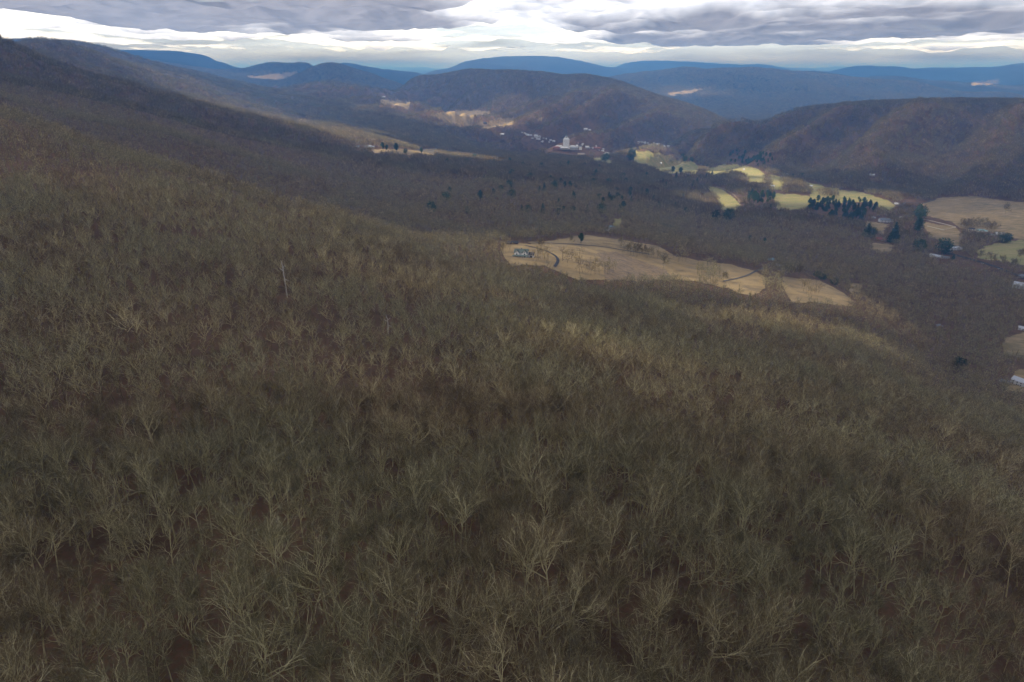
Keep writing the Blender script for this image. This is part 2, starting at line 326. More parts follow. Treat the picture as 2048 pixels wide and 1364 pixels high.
gi, gj = np.meshgrid(np.arange(FW-1), np.arange(1, NR-1), indexing='ij')
def refine(poly):
    cx = (GX[gi, gj]+GX[gi+1, gj+1])/2; cyy = (GY[gi, gj]+GY[gi+1, gj+1])/2; cz = (GZ[gi, gj]+GZ[gi+1, gj+1])/2
    xs = [p[0] for p in poly]; ys = [p[1] for p in poly]
    a, b = pix(cx, cyy, cz)
    near = (a > min(xs)-12) & (a < max(xs)+12) & (b > min(ys)-12) & (b < max(ys)+60) & (cyy > 300)
    I, J = np.nonzero(near); vs, fs, key = [], [], {}
    vis = (cz-CAMZ)/np.hypot(cx, cyy) >= sight(cx, cyy)-.012; K = 3
    for i_, j_ in zip(I, J):
        if not vis[i_, j_]: continue
        i = i_; j = j_+1
        for p in range(K):
            for q in range(K):
                def pt(s, t_):
                    k = (i*K+s, j*K+t_)
                    if k not in key:
                        u, w = s/K, t_/K
                        key[k] = len(vs)
                        vs.append([(A_[i, j]*(1-u)+A_[i+1, j]*u)*(1-w)+(A_[i, j+1]*(1-u)+A_[i+1, j+1]*u)*w for A_ in (GX, GY, GZ)])
                    return key[k]
                fs.append((pt(p, q), pt(p, q+1), pt(p+1, q+1), pt(p+1, q)))
    if not fs: return None
    V = np.array(vs); F = np.array(fs)[:, ::-1]; c = V[F].mean(1)
    wob = 5*fbm(c[:, 0]/30, c[:, 1]/30, 4, 77)
    a0, b0 = pix(c[:, 0], c[:, 1], c[:, 2]); a1, b1 = pix(c[:, 0], c[:, 1], c[:, 2]+7)
    keep = in_poly(a0+wob, b0+wob, poly) | in_poly(a1+wob, b1+wob, poly)
    F = F[keep]; u, inv = np.unique(F, return_inverse=True)
    return V[u], inv.reshape(F.shape)
for nm, mk, poly in FIELDS:
    r_ = refine(poly)
    if r_ is None or not len(r_[1]): print('EMPTY FIELD', nm, poly[0]); continue
    v, f = r_; v = v.copy(); v[:, 2] += .35+.00012*np.hypot(v[:, 0], v[:, 1])
    tag(link(nm, mesh_np(nm, v, f, [M[mk]], smooth=True)), kind='structure')
def ribbon(nm, mk, w, line, lift):
    pts = [hit(*p, rmin=300)[:2] for p in line]; out = []
    for a, b in zip(pts[:-1], pts[1:]):
        k = max(2, int(math.dist(a, b)/6))
        for s in range(k): out.append((a[0]+(b[0]-a[0])*s/k, a[1]+(b[1]-a[1])*s/k))
    out.append(pts[-1]); o = np.array(out)
    for _ in range(12): o[1:-1] = (o[:-2]+2*o[1:-1]+o[2:])/4
    d = np.gradient(o, axis=0); d /= np.linalg.norm(d, axis=1)[:, None]; nrm = np.stack([-d[:, 1], d[:, 0]], -1)
    V = []
    for s in (-1, -.33, .33, 1):
        q = o+nrm*w/2*s; V.append(np.c_[q, height(q[:, 0], q[:, 1])+lift])
    V = np.concatenate(V); n_ = len(o); F = [(k*n_+i, (k)*n_+i+1, (k+1)*n_+i+1, (k+1)*n_+i) for k in range(3) for i in range(n_-1)]
    F = [g[::-1] for g in F]
    tag(link(nm, mesh_np(nm, V, F, [M[mk]], smooth=True)), kind='structure')
    return o
ROADPTS = [ribbon(a, b, c, d, .9) for a, b, c, d in ROADS]
# patch of cut brush on the meadow
r_ = refine([(1194, 507), (1233, 507), (1282, 522), (1330, 540), (1340, 552), (1214, 552), (1206, 525)])
v, f = r_; v = v.copy(); v[:, 2] += .75; tag(link('brush_patch', mesh_np('brush_patch', v, f, [M['brush']], smooth=True)), kind='structure')

# ------------------------------------------------------------------ bare trees
class Geo:
    def __init__(s): s.V = []; s.F = []; s.m = []
    def tube(s, pts, rad, k, m=0):
        b = len(s.V); n_ = len(pts)
        for i, (p, r_) in enumerate(zip(pts, rad)):
            d = (pts[min(i+1, n_-1)]-pts[max(i-1, 0)]).normalized(); x = d.orthogonal().normalized(); y = d.cross(x)
            for j in range(k): a = 2*math.pi*j/k; s.V.append(p+(x*math.cos(a)+y*math.sin(a))*r_)
        for i in range(n_-1):
            for j in range(k): j2 = (j+1) % k; s.F.append((b+i*k+j, b+i*k+j2, b+(i+1)*k+j2, b+(i+1)*k+j)); s.m.append(m)
    def blade(s, p, q, w, m=1):
        d = (q-p); x = d.cross(Vector((random.gauss(0, 1), random.gauss(0, 1), random.gauss(0, 1))))
        if x.length < 1e-6: return
        x = x.normalized()*w/2; b = len(s.V); s.V += [p-x, p+x, q]; s.F.append((b, b+1, b+2)); s.m.append(m)
    def mesh(s, name, mats): return mesh_np(name, [tuple(v) for v in s.V], s.F, mats, s.m)
def rv(a): return Vector((random.uniform(-a, a), random.uniform(-a, a), random.uniform(-a, a)))
def path(p, d, ln, n_, wig, up):
    pts = [p.copy()]; d = d.normalized()
    for i in range(n_):
        d = (d+rv(wig)+Vector((0, 0, up))).normalized(); p = p+d*ln/n_; pts.append(p.copy())
    return pts
def along(pts, t):
    f_ = t*(len(pts)-1); i = min(int(f_), len(pts)-2); return pts[i].lerp(pts[i+1], f_-i), (pts[i+1]-pts[i]).normalized()
def side(d, ang):
    x = d.orthogonal().normalized(); x = Matrix.Rotation(random.uniform(0, 6.283), 3, d) @ x
    return (d*math.cos(ang)+x*math.sin(ang)).normalized()
def bare_tree(seed, lod, H=19, spread=1.0, lean=.1, fork=.42):
    random.seed(seed); T = Geo(); C_ = Geo()
    nl, ns_, nt_, nw = {0: (9, 7, 7, 6), 1: (8, 5, 5, 2), 2: (7, 5, 4, 0), 3: (7, 5, 0, 0), 1.5: (11, 7, 6, 3)}[lod]
    wb = {0: .036, 1: .10, 2: .19, 3: .42, 1.5: .20}[lod]
    base = H*fork; tr = path(Vector((0, 0, -1.0)), Vector((random.uniform(-lean, lean), random.uniform(-lean, lean), 1)), H*.80, 6 if lod < 2 else 3, .10, .12)
    r0 = H*.0120
    if lod < 2: T.tube(tr, [r0*(1-.12*i) for i in range(len(tr))], 6 if lod == 0 else 4, 1 if lod else 0)
    else: T.tube(tr, [max(r0, wb*.35)*(1-.2*i) for i in range(len(tr))], 3, 1)
    for i in range(nl):
        t = fork/.80+(1-fork/.80)*(i/(nl-1))**.9*.98; p, d = along(tr, min(t, .99)); tt = i/(nl-1)
        ln = H*random.uniform(.30, .45)*(1-.30*tt)*spread; ang = random.uniform(.75, 1.25)*(1-.45*tt)
        lp = path(p, side(d, ang), ln, 6 if lod < 2 else 3, .26, .10)
        rr = r0*.48*(1-.35*tt)
        C_.tube(lp, [max(rr*(1-.15*k), wb*.25) for k in range(len(lp))], 4 if lod == 0 else 3, 1 if lod == 2 else 0) if lod < 3 else C_.blade(lp[0], lp[-1], wb, 0)
        for j in range(ns_):
            p2, d2 = along(lp, .22+.78*(j+random.random()*.6)/ns_ if j < ns_-1 else 1.0)
            sp = path(p2, side(d2, random.uniform(.3, .8)), ln*random.uniform(.38, .62), 3 if lod < 2 else 2, .30, .10)
            if lod == 0: C_.tube(sp, [rr*.5, rr*.4, rr*.3, .02], 3, 0)
            elif lod < 2: C_.tube(sp, [.05*lod, .045*lod, .035*lod, .02], 3, 0)
            else: C_.blade(sp[0], sp[-1], wb*(.8 if lod == 2 else 1.0), 0 if lod == 2 and j % 3 == 0 else 1)
            for k in range(nt_):
                p3, d3 = along(sp, random.uniform(.1, 1)); e3 = p3+side(d3, random.uniform(.3, .9))*ln*random.uniform(.15, .34)+Vector((0, 0, .25 if lod == 0 else .1))
                C_.blade(p3, e3, wb*(1 if lod else 1.25), 1 if (k+j) % 3 else 0)
                for w in range(nw):
                    p4 = p3.lerp(e3, random.uniform(.15, 1)); C_.blade(p4, p4+side((e3-p3).normalized(), random.uniform(.3, .8))*random.uniform(.6, 1.5), wb*.72, 1)
            if lod == 3:
                for k in range(3):
                    p3, d3 = along(sp, random.uniform(0, 1)); C_.blade(p3, p3+side(d3, random.uniform(.3, 1))*random.uniform(1.2, 2.6), wb*.75, 1)
    return T, C_
def merged(T, C_, off=(0, 0, 0), sc=1, G=None):
    G = G or Geo(); o = Vector(off)
    for g in (T, C_):
        b = len(G.V); G.V += [v*sc+o for v in g.V]; G.F += [tuple(i+b for i in f_) for f_ in g.F]; G.m += g.m
    return G
SHAPES = [(15.5, 1.0, .08, .42), (17, .85, .05, .48), (14, 1.25, .12, .36), (16.5, 1.1, .2, .40), (13, .95, .06, .45), (18, .95, .1, .5), (15, 1.15, .05, .33), (12.5, .85, .25, .5)]
BM = [M['limb'], M['twig']]
LIB = bpy.data.collections.new('tree_kinds'); hero = []
def lib(i, me): o = bpy.data.objects.new('kind_%03d' % i, me); LIB.objects.link(o)
NV = []
for k, (H, s_, le, fo) in enumerate(SHAPES):
    T, C_ = bare_tree(100+k, 0, H, s_, le, fo); hero.append((T.mesh('trunk', BM), C_.mesh('crown', BM))); lib(k, merged(T, C_).mesh('kind', BM))
hero2 = []
for k in range(6):
    T, C_ = bare_tree(200+k, 1, *SHAPES[k]); lib(8+k, merged(T, C_).mesh('kind', BM)); T, C_ = bare_tree(240+k, 1.5, SHAPES[k][0], 1.15, .1, .3); hero2.append((T.mesh('trunk', BM), C_.mesh('crown', BM)))
for k in range(6): T, C_ = bare_tree(300+k, 2, *SHAPES[k]); lib(14+k, merged(T, C_).mesh('kind', BM))
CL = 27.0
lows = [bare_tree(400+k, 3, *SHAPES[k]) for k in range(8)]
for k in range(6):
    G = Geo(); rr_ = random.Random(k)
    for a in range(3):
        for b in range(3):
            T, C_ = lows[rr_.randrange(8)]; merged(T, C_, ((a-1+rr_.uniform(-.4, .4))*CL/3, (b-1+rr_.uniform(-.4, .4))*CL/3, 0), rr_.uniform(.8, 1.2), G)
    lib(20+k, G.mesh('kind', BM))
print('tris', [len(o.data.polygons) for o in LIB.objects])

# conifer stands and single evergreens: (px, py of the foot, height in metres, kind, label)
STANDS = [([(1452, 308), (1480, 302), (1538, 308), (1545, 320), (1532, 334), (1458, 326)], 60, 'in the dark pine stand on the foot of the right-hand hill'),
          ([(1614, 404), (1690, 400), (1745, 403), (1755, 420), (1722, 442), (1640, 436), (1616, 424)], 95, 'in the large pine grove below the long fairway'),
          ([(1495, 388), (1550, 389), (1553, 403), (1520, 415), (1495, 404)], 34, 'in the small pine grove right of the curved fairway')]
def free(x, y, z):
    ok = np.ones(x.shape, bool)
    for dz in (0, 7, 15):
        a, b = pix(x, y, z+dz); a = a+5*fbm(x/40, y/40, 3, 61); b = b+3.5*fbm(x/35, y/35, 3, 63)
        for p in CLEAR:
            xs = [q[0] for q in p]; ys = [q[1] for q in p]
            c = (a > min(xs)) & (a < max(xs)) & (b > min(ys)) & (b < max(ys)) & ok & (y > 300)
            if c.any(): idx = np.nonzero(c)[0]; ok[idx] &= ~in_poly(a[idx], b[idx], p)
        if dz < 8:
            for p, _, _ in STANDS: ok &= ~in_poly(a, b, p)
    a, b = pix(x, y, z)
    for p in LOTS: ok |= in_poly(a, b, p) & (y > 300)
    return ok
LOTS = [[(1118, 515), (1165, 520), (1170, 530), (1125, 530)], [(1600, 575), (1625, 570), (1640, 590), (1610, 594)], [(1345, 514), (1372, 514), (1380, 524), (1350, 526)], [(1500, 496), (1560, 508), (1560, 514), (1500, 508)], [(998, 484), (1020, 492), (1023, 520), (1003, 512)], [(1058, 508), (1098, 516), (1104, 531), (1060, 524)], [(1232, 494), (1262, 497), (1318, 508), (1322, 520), (1290, 519), (1240, 507)], [(1392, 541), (1425, 536), (1442, 552), (1436, 580), (1395, 580)], [(1528, 540), (1566, 546), (1568, 610), (1536, 600), (1524, 580)], [(1150, 540), (1230, 538), (1240, 552), (1150, 552)],
        [(1925, 440), (1985, 455), (1990, 478), (1930, 470)], [(1640, 384), (1668, 386), (1668, 398), (1640, 396)], [(1330, 312), (1352, 318), (1350, 330), (1334, 326)]]
SPOTS = []                           # (x, y, radius) kept clear round houses; filled before the trees are set out

# ------------------------------------------------------------------ buildings
def plain(n_, c): M[n_] = mat(n_, c, .7); return M[n_]
for n_, c in dict(white_paint=(.78, .78, .76), grey_roof=(.24, .25, .26), dark_roof=(.07, .07, .075), green_roof=(.13, .16, .14), blue_roof=(.30, .45, .48), brown_wall=(.17, .12, .09),
                  brick=(.30, .15, .11), tan_wall=(.45, .36, .26), pale_roof=(.62, .64, .66), glass=(.035, .045, .06), red_roof=(.28, .12, .09), cream_wall=(.55, .54, .50), grey_wall=(.34, .33, .32), steel=(.7, .72, .74), tyre=(.02, .02, .02), pole=(.55, .52, .47)).items(): plain(n_, c)
class Box:
    def __init__(s): s.V = []; s.F = []
    def box(s, x0, x1, y0, y1, z0, z1):
        b = len(s.V); s.V += [(x, y, z) for z in (z0, z1) for x, y in ((x0, y0), (x1, y0), (x1, y1), (x0, y1))]
        s.F += [tuple(b+i for i in f_) for f_ in ((3, 2, 1, 0), (4, 5, 6, 7), (0, 1, 5, 4), (1, 2, 6, 5), (2, 3, 7, 6), (3, 0, 4, 7))]; return s
    def gable(s, x0, x1, y0, y1, z0, rise, axis='x', o=.5, th=.25):     # pitched roof slab, ridge along axis
        if axis == 'x': pr = [(y0-o, z0-o*rise/((y1-y0)/2)), ((y0+y1)/2, z0+rise), (y1+o, z0-o*rise/((y1-y0)/2))]; f_ = lambda a, p: (a, p[0], p[1]); e = (x0-o, x1+o)
        else: pr = [(x0-o, z0-o*rise/((x1-x0)/2)), ((x0+x1)/2, z0+rise), (x1+o, z0-o*rise/((x1-x0)/2))]; f_ = lambda a, p: (p[0], a, p[1]); e = (y0-o, y1+o)
        b = len(s.V); prof = pr+[(q[0], q[1]-th) for q in pr[::-1]]
        for a in e: s.V += [f_(a, p) for p in prof]
        s.F += [(b+5, b+4, b+1, b+0), (b+4, b+3, b+2, b+1), (b+6, b+7, b+10, b+11), (b+7, b+8, b+9, b+10)]+[(b+i, b+(i+1) % 6, b+6+(i+1) % 6, b+6+i) for i in range(6)]; return s
    def tri(s, x0, x1, y0, y1, z0, rise, axis='x'):                    # the wall under a pitched roof
        b = len(s.V)
        if axis == 'x': s.V += [(x, y, z) for x in (x0, x1) for y, z in ((y0, z0), (y1, z0), ((y0+y1)/2, z0+rise))]
        else: s.V += [(x, y, z) for y in (y0, y1) for x, z in ((x0, z0), (x1, z0), ((x0+x1)/2, z0+rise))]
        s.F += [(b, b+1, b+2), (b+5, b+4, b+3), (b, b+3, b+4, b+1), (b+1, b+4, b+5, b+2), (b+2, b+5, b+3, b)]; return s
    def hip(s, x0, x1, y0, y1, z0, rise, o=.5):
        x0 -= o; x1 += o; y0 -= o; y1 += o; b = len(s.V); i = min((y1-y0)/2, (x1-x0)/2-.1); ym = (y0+y1)/2
        s.V += [(x0, y0, z0), (x1, y0, z0), (x1, y1, z0), (x0, y1, z0), (x0+i, ym, z0+rise), (x1-i, ym, z0+rise)]
        s.F += [(b, b+1, b+5, b+4), (b+1, b+2, b+5), (b+2, b+3, b+4, b+5), (b+3, b, b+4), (b+3, b+2, b+1, b)]; return s
    def cone(s, x, y, z0, r_, h, k=8, top=0):
        b = len(s.V)
        for z, q in ((z0, r_), (z0+h, max(top, .01))): s.V += [(x+q*math.cos(6.2832*i/k), y+q*math.sin(6.2832*i/k), z) for i in range(k)]
        s.F += [(b+i, b+(i+1) % k, b+k+(i+1) % k, b+k+i) for i in range(k)]+[tuple(b+k+i for i in range(k)), tuple(b+i for i in range(k))[::-1]]; return s
    def put(s, name, m, parent): return link(name, mesh_np(name, s.V, s.F, [M[m] if isinstance(m, str) else m]), parent)
def thing(name, px, py, label, cat, group=None, rot=0, clear=14, sink=.3):
    x, y, z = hit(px, py, rmin=300); o = bpy.data.objects.new(name, None); COL.objects.link(o)
    o.location = (x, y, z-sink); o.rotation_euler = (0, 0, -math.atan2(x, y)+R(rot)); tag(o, label, cat, group)
    SPOTS.append((x, y, clear)); r_ = math.hypot(x, y); L_ = min(170, 11*r_/(CAMZ-z))
    for k in range(1, int(L_/11)): SPOTS.insert(0, (x*(1-11*k/r_), y*(1-11*k/r_), max(7, clear*.5)))
    o['_m'] = math.hypot(x, y)/FPX; return o
def scale_m(o): s = o['_m']; del o['_m']; return s
def windows(o, x0, x1, y, z0, z1, n_, rows=1, w=1.1, h=1.4, axis='f'):
    for r_ in range(rows):
        for i in range(n_):
            c = x0+(x1-x0)*(i+.5)/n_; z = z0+(z1-z0)*(r_+.5)/rows; b = Box()
            if axis == 'f': b.box(c-w/2, c+w/2, y-.06, y+.05, z-h/2, z+h/2)
            else: b.box(y-.05, y+.06, c-w/2, c+w/2, z-h/2, z+h/2)
            b.put('window', 'glass', o)
def house(px, py, wpx, label, wall='white_paint', roof='grey_roof', storeys=1, axis='x', rot=0, depth=.6, group=None, name='house', cat='house', wings=0, clear=None, nw=3, chim=True, hip=False):
    o = thing(name, px, py, label, cat, group, rot); m = scale_m(o); w = wpx*m; d = max(6, w*depth); h = 2.9*storeys; rise = min(w, d)*.32
    if clear is None: clear = max(11, w*.75)
    SPOTS[-1] = SPOTS[-1][:2]+(clear,)
    b = Box().box(-w/2, w/2, -d/2, d/2, -1.5, h)
    if not hip: b.tri(-w/2, w/2, -d/2, d/2, h, rise, axis)
    for s in range(wings):
        sg = 1 if s == 0 else -1; b.box(sg*(w/2+.003), sg*(w/2+w*.35), -d*.30, d*.38, -1.5, h*.8) if sg > 0 else b.box(-w/2-w*.35, -w/2-.003, -d*.3, d*.38, -1.5, h*.8)
    b.put('wall', wall, o)
    r_ = Box(); (r_.hip(-w/2, w/2, -d/2, d/2, h+.02, rise) if hip else r_.gable(-w/2, w/2, -d/2, d/2, h+.28, rise, axis))
    for s in range(wings):
        sg = 1 if s == 0 else -1; xs = sorted((sg*(w/2+.55), sg*(w/2+w*.35))); r_.gable(xs[0], xs[1], -d*.30, d*.38, h*.8+.28, rise*.55, 'x')
    rf = r_.put('roof', roof, o)
    if chim: Box().box(w*.2, w*.2+.9, -.45, .45, h+rise*.3, h+rise+1.2).put('chimney', 'brick', rf)
    if nw: windows(o, -w/2+.5, w/2-.5, -d/2, .4, h-.1, nw, storeys); windows(o, -d/2+.5, d/2-.5, w/2 if wings == 0 else w/2+w*.35, .4, h*.8, 2, 1, axis='s')
    if nw: Box().box(-.5, .5, -d/2-.08, -d/2+.04, 0, 2.1).put('door', 'brown_wall', o)
    return o
# the big white house on the knoll: two front gables, porch, side garage
o = thing('house', 1042, 513, 'large white house with two peaked front gables and porch, left end of the tan meadow', 'house', None, -8, 22); scale_m(o)
Box().box(-8, 8, -1, 8, -2, 5.4).tri(-8, 8, -1, 8, 5.4, 3.4, 'x').put('wall', 'white_paint', o)
r_ = Box().gable(-8, 8, -1, 8, 5.7, 3.4, 'x').put('roof', 'green_roof', o); Box().box(-.5, .5, 2.6, 3.6, 7, 10.4).put('chimney', 'grey_roof', r_)
for sx in (-4.6, 4.6):
    g = Box().box(sx-2.6, sx+2.6, -3.4, -1.01, -2, 5.2).tri(sx-2.6, sx+2.6, -3.4, 1.2, 5.2, 3.2, 'y').put('gable_bay', 'white_paint', o)
    Box().gable(sx-2.6, sx+2.6, -3.4, 2.2, 5.55, 3.2, 'y', .35).put('gable_roof', 'green_roof', g)
    Box().box(sx-.7, sx+.7, -3.5, -3.38, 3.2, 4.9).put('window', 'glass', o); Box().box(sx-.35, sx+.35, -3.5, -3.38, 6, 6.9).put('window', 'glass', o)
pr = Box(); pr.V += [(-10, -7.2, 2.5), (10, -7.2, 2.5), (9.2, -3.5, 3.4), (-9.2, -3.5, 3.4), (-10, -7.2, 2.3), (10, -7.2, 2.3), (9.2, -3.5, 3.2), (-9.2, -3.5, 3.2)]; pr.F += [(0, 1, 2, 3), (7, 6, 5, 4), (0, 4, 5, 1), (1, 5, 6, 2), (2, 6, 7, 3), (3, 7, 4, 0)]
p_ = pr.put('porch', 'green_roof', o)
for i in range(8): Box().box(-9.6+i*2.74-.12, -9.6+i*2.74+.12, -7, -6.76, -2, 2.29).put('post', 'white_paint', p_)
Box().box(-9.6, 9.6, -6.95, -6.85, .7, .85).box(-9.6, 9.6, -6.95, -6.85, .1, .2).put('railing', 'white_paint', p_)
Box().box(-9.4, 9.4, -6.7, -3.42, -2, -.05).put('deck', 'grey_roof', p_)
for i in range(4): Box().box(-7+i*4-.6, -7+i*4+.6, -3.55 if i in (0, 3) else -1.1, -3.39 if i in (0, 3) else -.95, .3, 2.1).put('window', 'glass', o)
gb = Box().box(9.5, 15.5, -1, 6, -2, 3.0).tri(9.5, 15.5, -1, 6, 3, 2.2, 'x').put('garage', 'white_paint', o); Box().gable(9.5, 15.5, -1, 6, 3.25, 2.2, 'x').put('garage_roof', 'dark_roof', gb)
Box().box(11, 14, -1.08, -.99, -.4, 1.9).put('garage_door', 'dark_roof', gb)
house(1024, 489, 24, 'long dark-roofed barn behind the white gabled house', 'brown_wall', 'dark_roof', 1, 'x', 12, .4, name='barn', cat='barn', nw=3, chim=False)
house(1059, 470, 9, 'small cream cottage in the trees above the dark-roofed barn', 'cream_wall', 'grey_roof', 1, nw=2)
house(1222, 459, 10, 'pale two storey house in woods under the small square lawn', 'white_paint', 'blue_roof', 2, 'x', 15, wings=1)
house(1215, 463, 6, 'low white garage beside the pale house in the woods', 'white_paint', 'pale_roof', 1, nw=0, chim=False, name='garage', cat='garage')
house(1541, 521, 11, 'pale turquoise roofed farmhouse at the end of the gravel drive', 'cream_wall', 'blue_roof', 1, 'x', 30, wings=1)
house(1557, 534, 12, 'long low shed with pale blue metal roof beside the gravel drive', 'tan_wall', 'pale_roof', 1, 'x', -15, .45, name='shed', cat='shed', nw=2, chim=False)
house(1572, 351, 13, 'white clubhouse with broad hipped roof right of the top fairway', 'white_paint', 'pale_roof', 1, hip=True, name='clubhouse', cat='clubhouse', nw=5)
house(1602, 352, 7, 'small grey house among trees right of the clubhouse', 'white_paint', 'grey_roof', 1)
house(1685, 342, 6, 'small white house alone halfway up the right-hand hill', 'white_paint', 'grey_roof', 2)
house(1744, 351, 8, 'low pale house at the right on the wooded hillside', 'cream_wall', 'pale_roof', 1)
house(1545, 373, 7, 'long low white shelter between two fairways', 'white_paint', 'pale_roof', 1, depth=.4, name='shelter', cat='shelter', nw=0, chim=False)
house(1621, 373, 7, 'low pale roofed shelter left end of the long fairway', 'cream_wall', 'pale_roof', 1, depth=.4, name='shelter', cat='shelter', nw=0, chim=False)
house(1488, 340, 3, 'tiny white starter hut on the middle fairway', 'white_paint', 'pale_roof', 1, nw=1, name='hut', cat='hut', chim=False)
house(1321, 327, 4, 'tiny white hut on the brightest left fairway', 'white_paint', 'pale_roof', 1, nw=1, name='hut', cat='hut', chim=False)
house(1768, 444, 17, 'large white house with grey roof on a lawn below the pine grove', 'white_paint', 'grey_roof', 2, 'x', 25, wings=1)
house(1747, 436, 7, 'small white outbuilding left of the large white house', 'white_paint', 'grey_roof', 1, 'y', nw=1, name='outbuilding', cat='outbuilding')
house(1801, 438, 6, 'small white gable-fronted house right of the large white house', 'white_paint', 'grey_roof', 2, 'y', nw=1)
house(1793, 409, 7, 'white cottage at the right tip of the long fairway', 'white_paint', 'pale_roof', 1)
house(1749, 413, 4, 'tiny white shed behind the pine grove', 'white_paint', 'pale_roof', 1, nw=1, name='shed', cat='shed', chim=False)
house(1758, 480, 14, 'low tan brick house between two dark evergreens', 'tan_wall', 'red_roof', 1, 'x', -20, wings=1)
house(1873, 514, 22, 'long low white building with pale metal roof beside the round pine', 'white_paint', 'pale_roof', 1, 'x', -22, .3, name='long_building', cat='building', nw=6, chim=False)
house(1890, 517, 12, 'grey flat-looking shed at the right end of the long white building', 'cream_wall', 'grey_roof', 1, 'x', -10, .5, name='shed', cat='shed', nw=2, chim=False)
house(1908, 500, 13, 'white farmhouse right of the round pine', 'white_paint', 'pale_roof', 2, 'x', 18, wings=1)
house(1943, 460, 9, 'white cottage on the left of the row above the pasture', 'white_paint', 'dark_roof', 1)
house(1960, 463, 12, 'pale blue roofed house in the row above the pasture', 'white_paint', 'blue_roof', 1, 'x', 15, wings=1)
house(1984, 471, 7, 'white cottage in bare trees, left of a pair by the pasture', 'white_paint', 'grey_roof', 1)
house(1999, 470, 12, 'wide white house next to the dark cedar by the pasture', 'white_paint', 'pale_roof', 1, wings=1)
house(2046, 577, 28, 'big white metal-roofed hall cut by the right edge beside the road', 'white_paint', 'pale_roof', 2, 'x', -10, .5, name='hall', cat='hall', nw=5, chim=False)
house(2047, 555, 14, 'grey roofed building at the right edge above the white hall', 'cream_wall', 'grey_roof', 1, nw=3, name='building', cat='building')
house(2046, 660, 14, 'white house at the right edge above the green lawn', 'white_paint', 'pale_roof', 1, nw=3)
house(2041, 771, 26, 'white house with dark windows at the right edge, lowest house in view', 'white_paint', 'pale_roof', 2, 'x', -24, .55, nw=4)
house(2009, 768, 14, 'small grey-roofed shed left of the lowest white house', 'tan_wall', 'grey_roof', 1, 'x', -15, name='shed', cat='shed', nw=1, chim=False)
house(1879, 655, 10, 'weathered grey cabin hidden in the bare woods near the right', 'tan_wall', 'grey_roof', 1, 'y', 20, name='cabin', cat='cabin', nw=2)
house(714, 294, 9, 'white hillside house, left of a pair at the lit tree band', 'white_paint', 'grey_roof', 1, 'x', 20)
house(736, 295, 14, 'wide pale house with grey roof, right of a pair at the lit tree band', 'cream_wall', 'grey_roof', 1, 'x', -10, wings=1)
house(753, 160, 6, 'tiny white farmstead on a far blue hill', 'white_paint', 'pale_roof', 1, nw=0, chim=False) if 0 else None
house(767, 197, 7, 'white barn above the far tan clearing left of the middle hill', 'white_paint', 'pale_roof', 1, nw=0, chim=False, name='barn', cat='barn')
house(1004, 270, 8, 'lone white building above the town, left of the others', 'white_paint', 'pale_roof', 1, nw=3, name='building', cat='building', chim=False)
house(970, 248, 8, 'dark farm shed at the foot of the lit hay field', 'brown_wall', 'dark_roof', 1, nw=0, chim=False, name='shed', cat='shed')
# the town below the middle hill
for px, py, w, st, lb in ((1049, 269, 4, 1, 'small white house, leftmost of the town'), (1056, 270, 5, 1, 'cream house second from the left of the town'), (1062, 272, 4, 1, 'low white house left of the tall white inn'),
        (1072, 275, 7, 3, 'tall white inn with steep roofs left of the hotel'), (1079, 275, 5, 2, 'white gabled house joined to the right of the inn'), (1074, 281, 4, 2, 'small white chapel below the inn'), (1084, 286, 4, 1, 'low white cottage at the foot of the inn slope'),
        (1101, 283, 4, 1, 'small white house nearest left of the hotel tower'), (1107, 286, 6, 1, 'low white building just left of the hotel wing'), (1146, 271, 4, 1, 'pale cottage in trees above the hotel tower'), (1171, 261, 7, 2, 'white mansion in the woods above the town'), (1179, 262, 5, 1, 'white annex right of the mansion above the town'),
        (1174, 297, 7, 2, 'cream house between the hotel and the brick block'), (1214, 309, 11, 2, 'big white hip-roofed hall right of the brick block'), (1205, 303, 6, 1, 'low white wing behind the hip-roofed hall'), (1162, 310, 13, 1, 'tan roofed lodge below the hotel'), (1156, 313, 6, 1, 'small white pavilion beside the tan roofed lodge')):
    house(px, py, w, lb, 'tan_wall' if 'lodge' in lb else 'white_paint', 'tan_wall' if 'lodge' in lb else 'pale_roof', st, 'y' if st > 1 and w < 7 else 'x', rot=(px*37) % 50-25, group='buildings of the town', hip='hip' in lb, nw=2 if w < 6 else 4, chim=False, name='town_house' if 'house' in lb or 'cottage' in lb else 'building', cat='house' if 'house' in lb or 'cottage' in lb else 'building', clear=26)
house(1193, 299, 15, 'long red brick block with pale roof right of the hotel', 'brick', 'red_roof', 2, name='building', cat='building', group='buildings of the town', nw=8, chim=False, depth=.3, clear=35)
for i, (px, py, w) in enumerate(((1277, 286, 4), (1283, 286, 5), (1289, 288, 5), (1295, 288, 4), (1300, 292, 5), (1306, 292, 5), (1315, 291, 7), (1328, 294, 5), (1336, 294, 4))):
    house(px, py, w, ['leftmost white villa of the row under the middle hill', 'second white villa from the left of the hillside row', 'white villa with tall gable, third of the hillside row', 'narrow white villa, fourth of the hillside row', 'low white villa, fifth of the hillside row', 'white villa left of the widest one in the hillside row', 'widest white villa of the hillside row', 'detached white villa near the right end of the hillside row', 'last white villa, right end of the hillside row'][i],
          'white_paint', 'grey_roof' if i % 3 == 1 else 'pale_roof', 2, 'y' if i % 2 else 'x', rot=i*31 % 40-20, group='white villas under the middle hill', nw=2, chim=False, name='villa', cat='villa', clear=26)
random.seed(31)
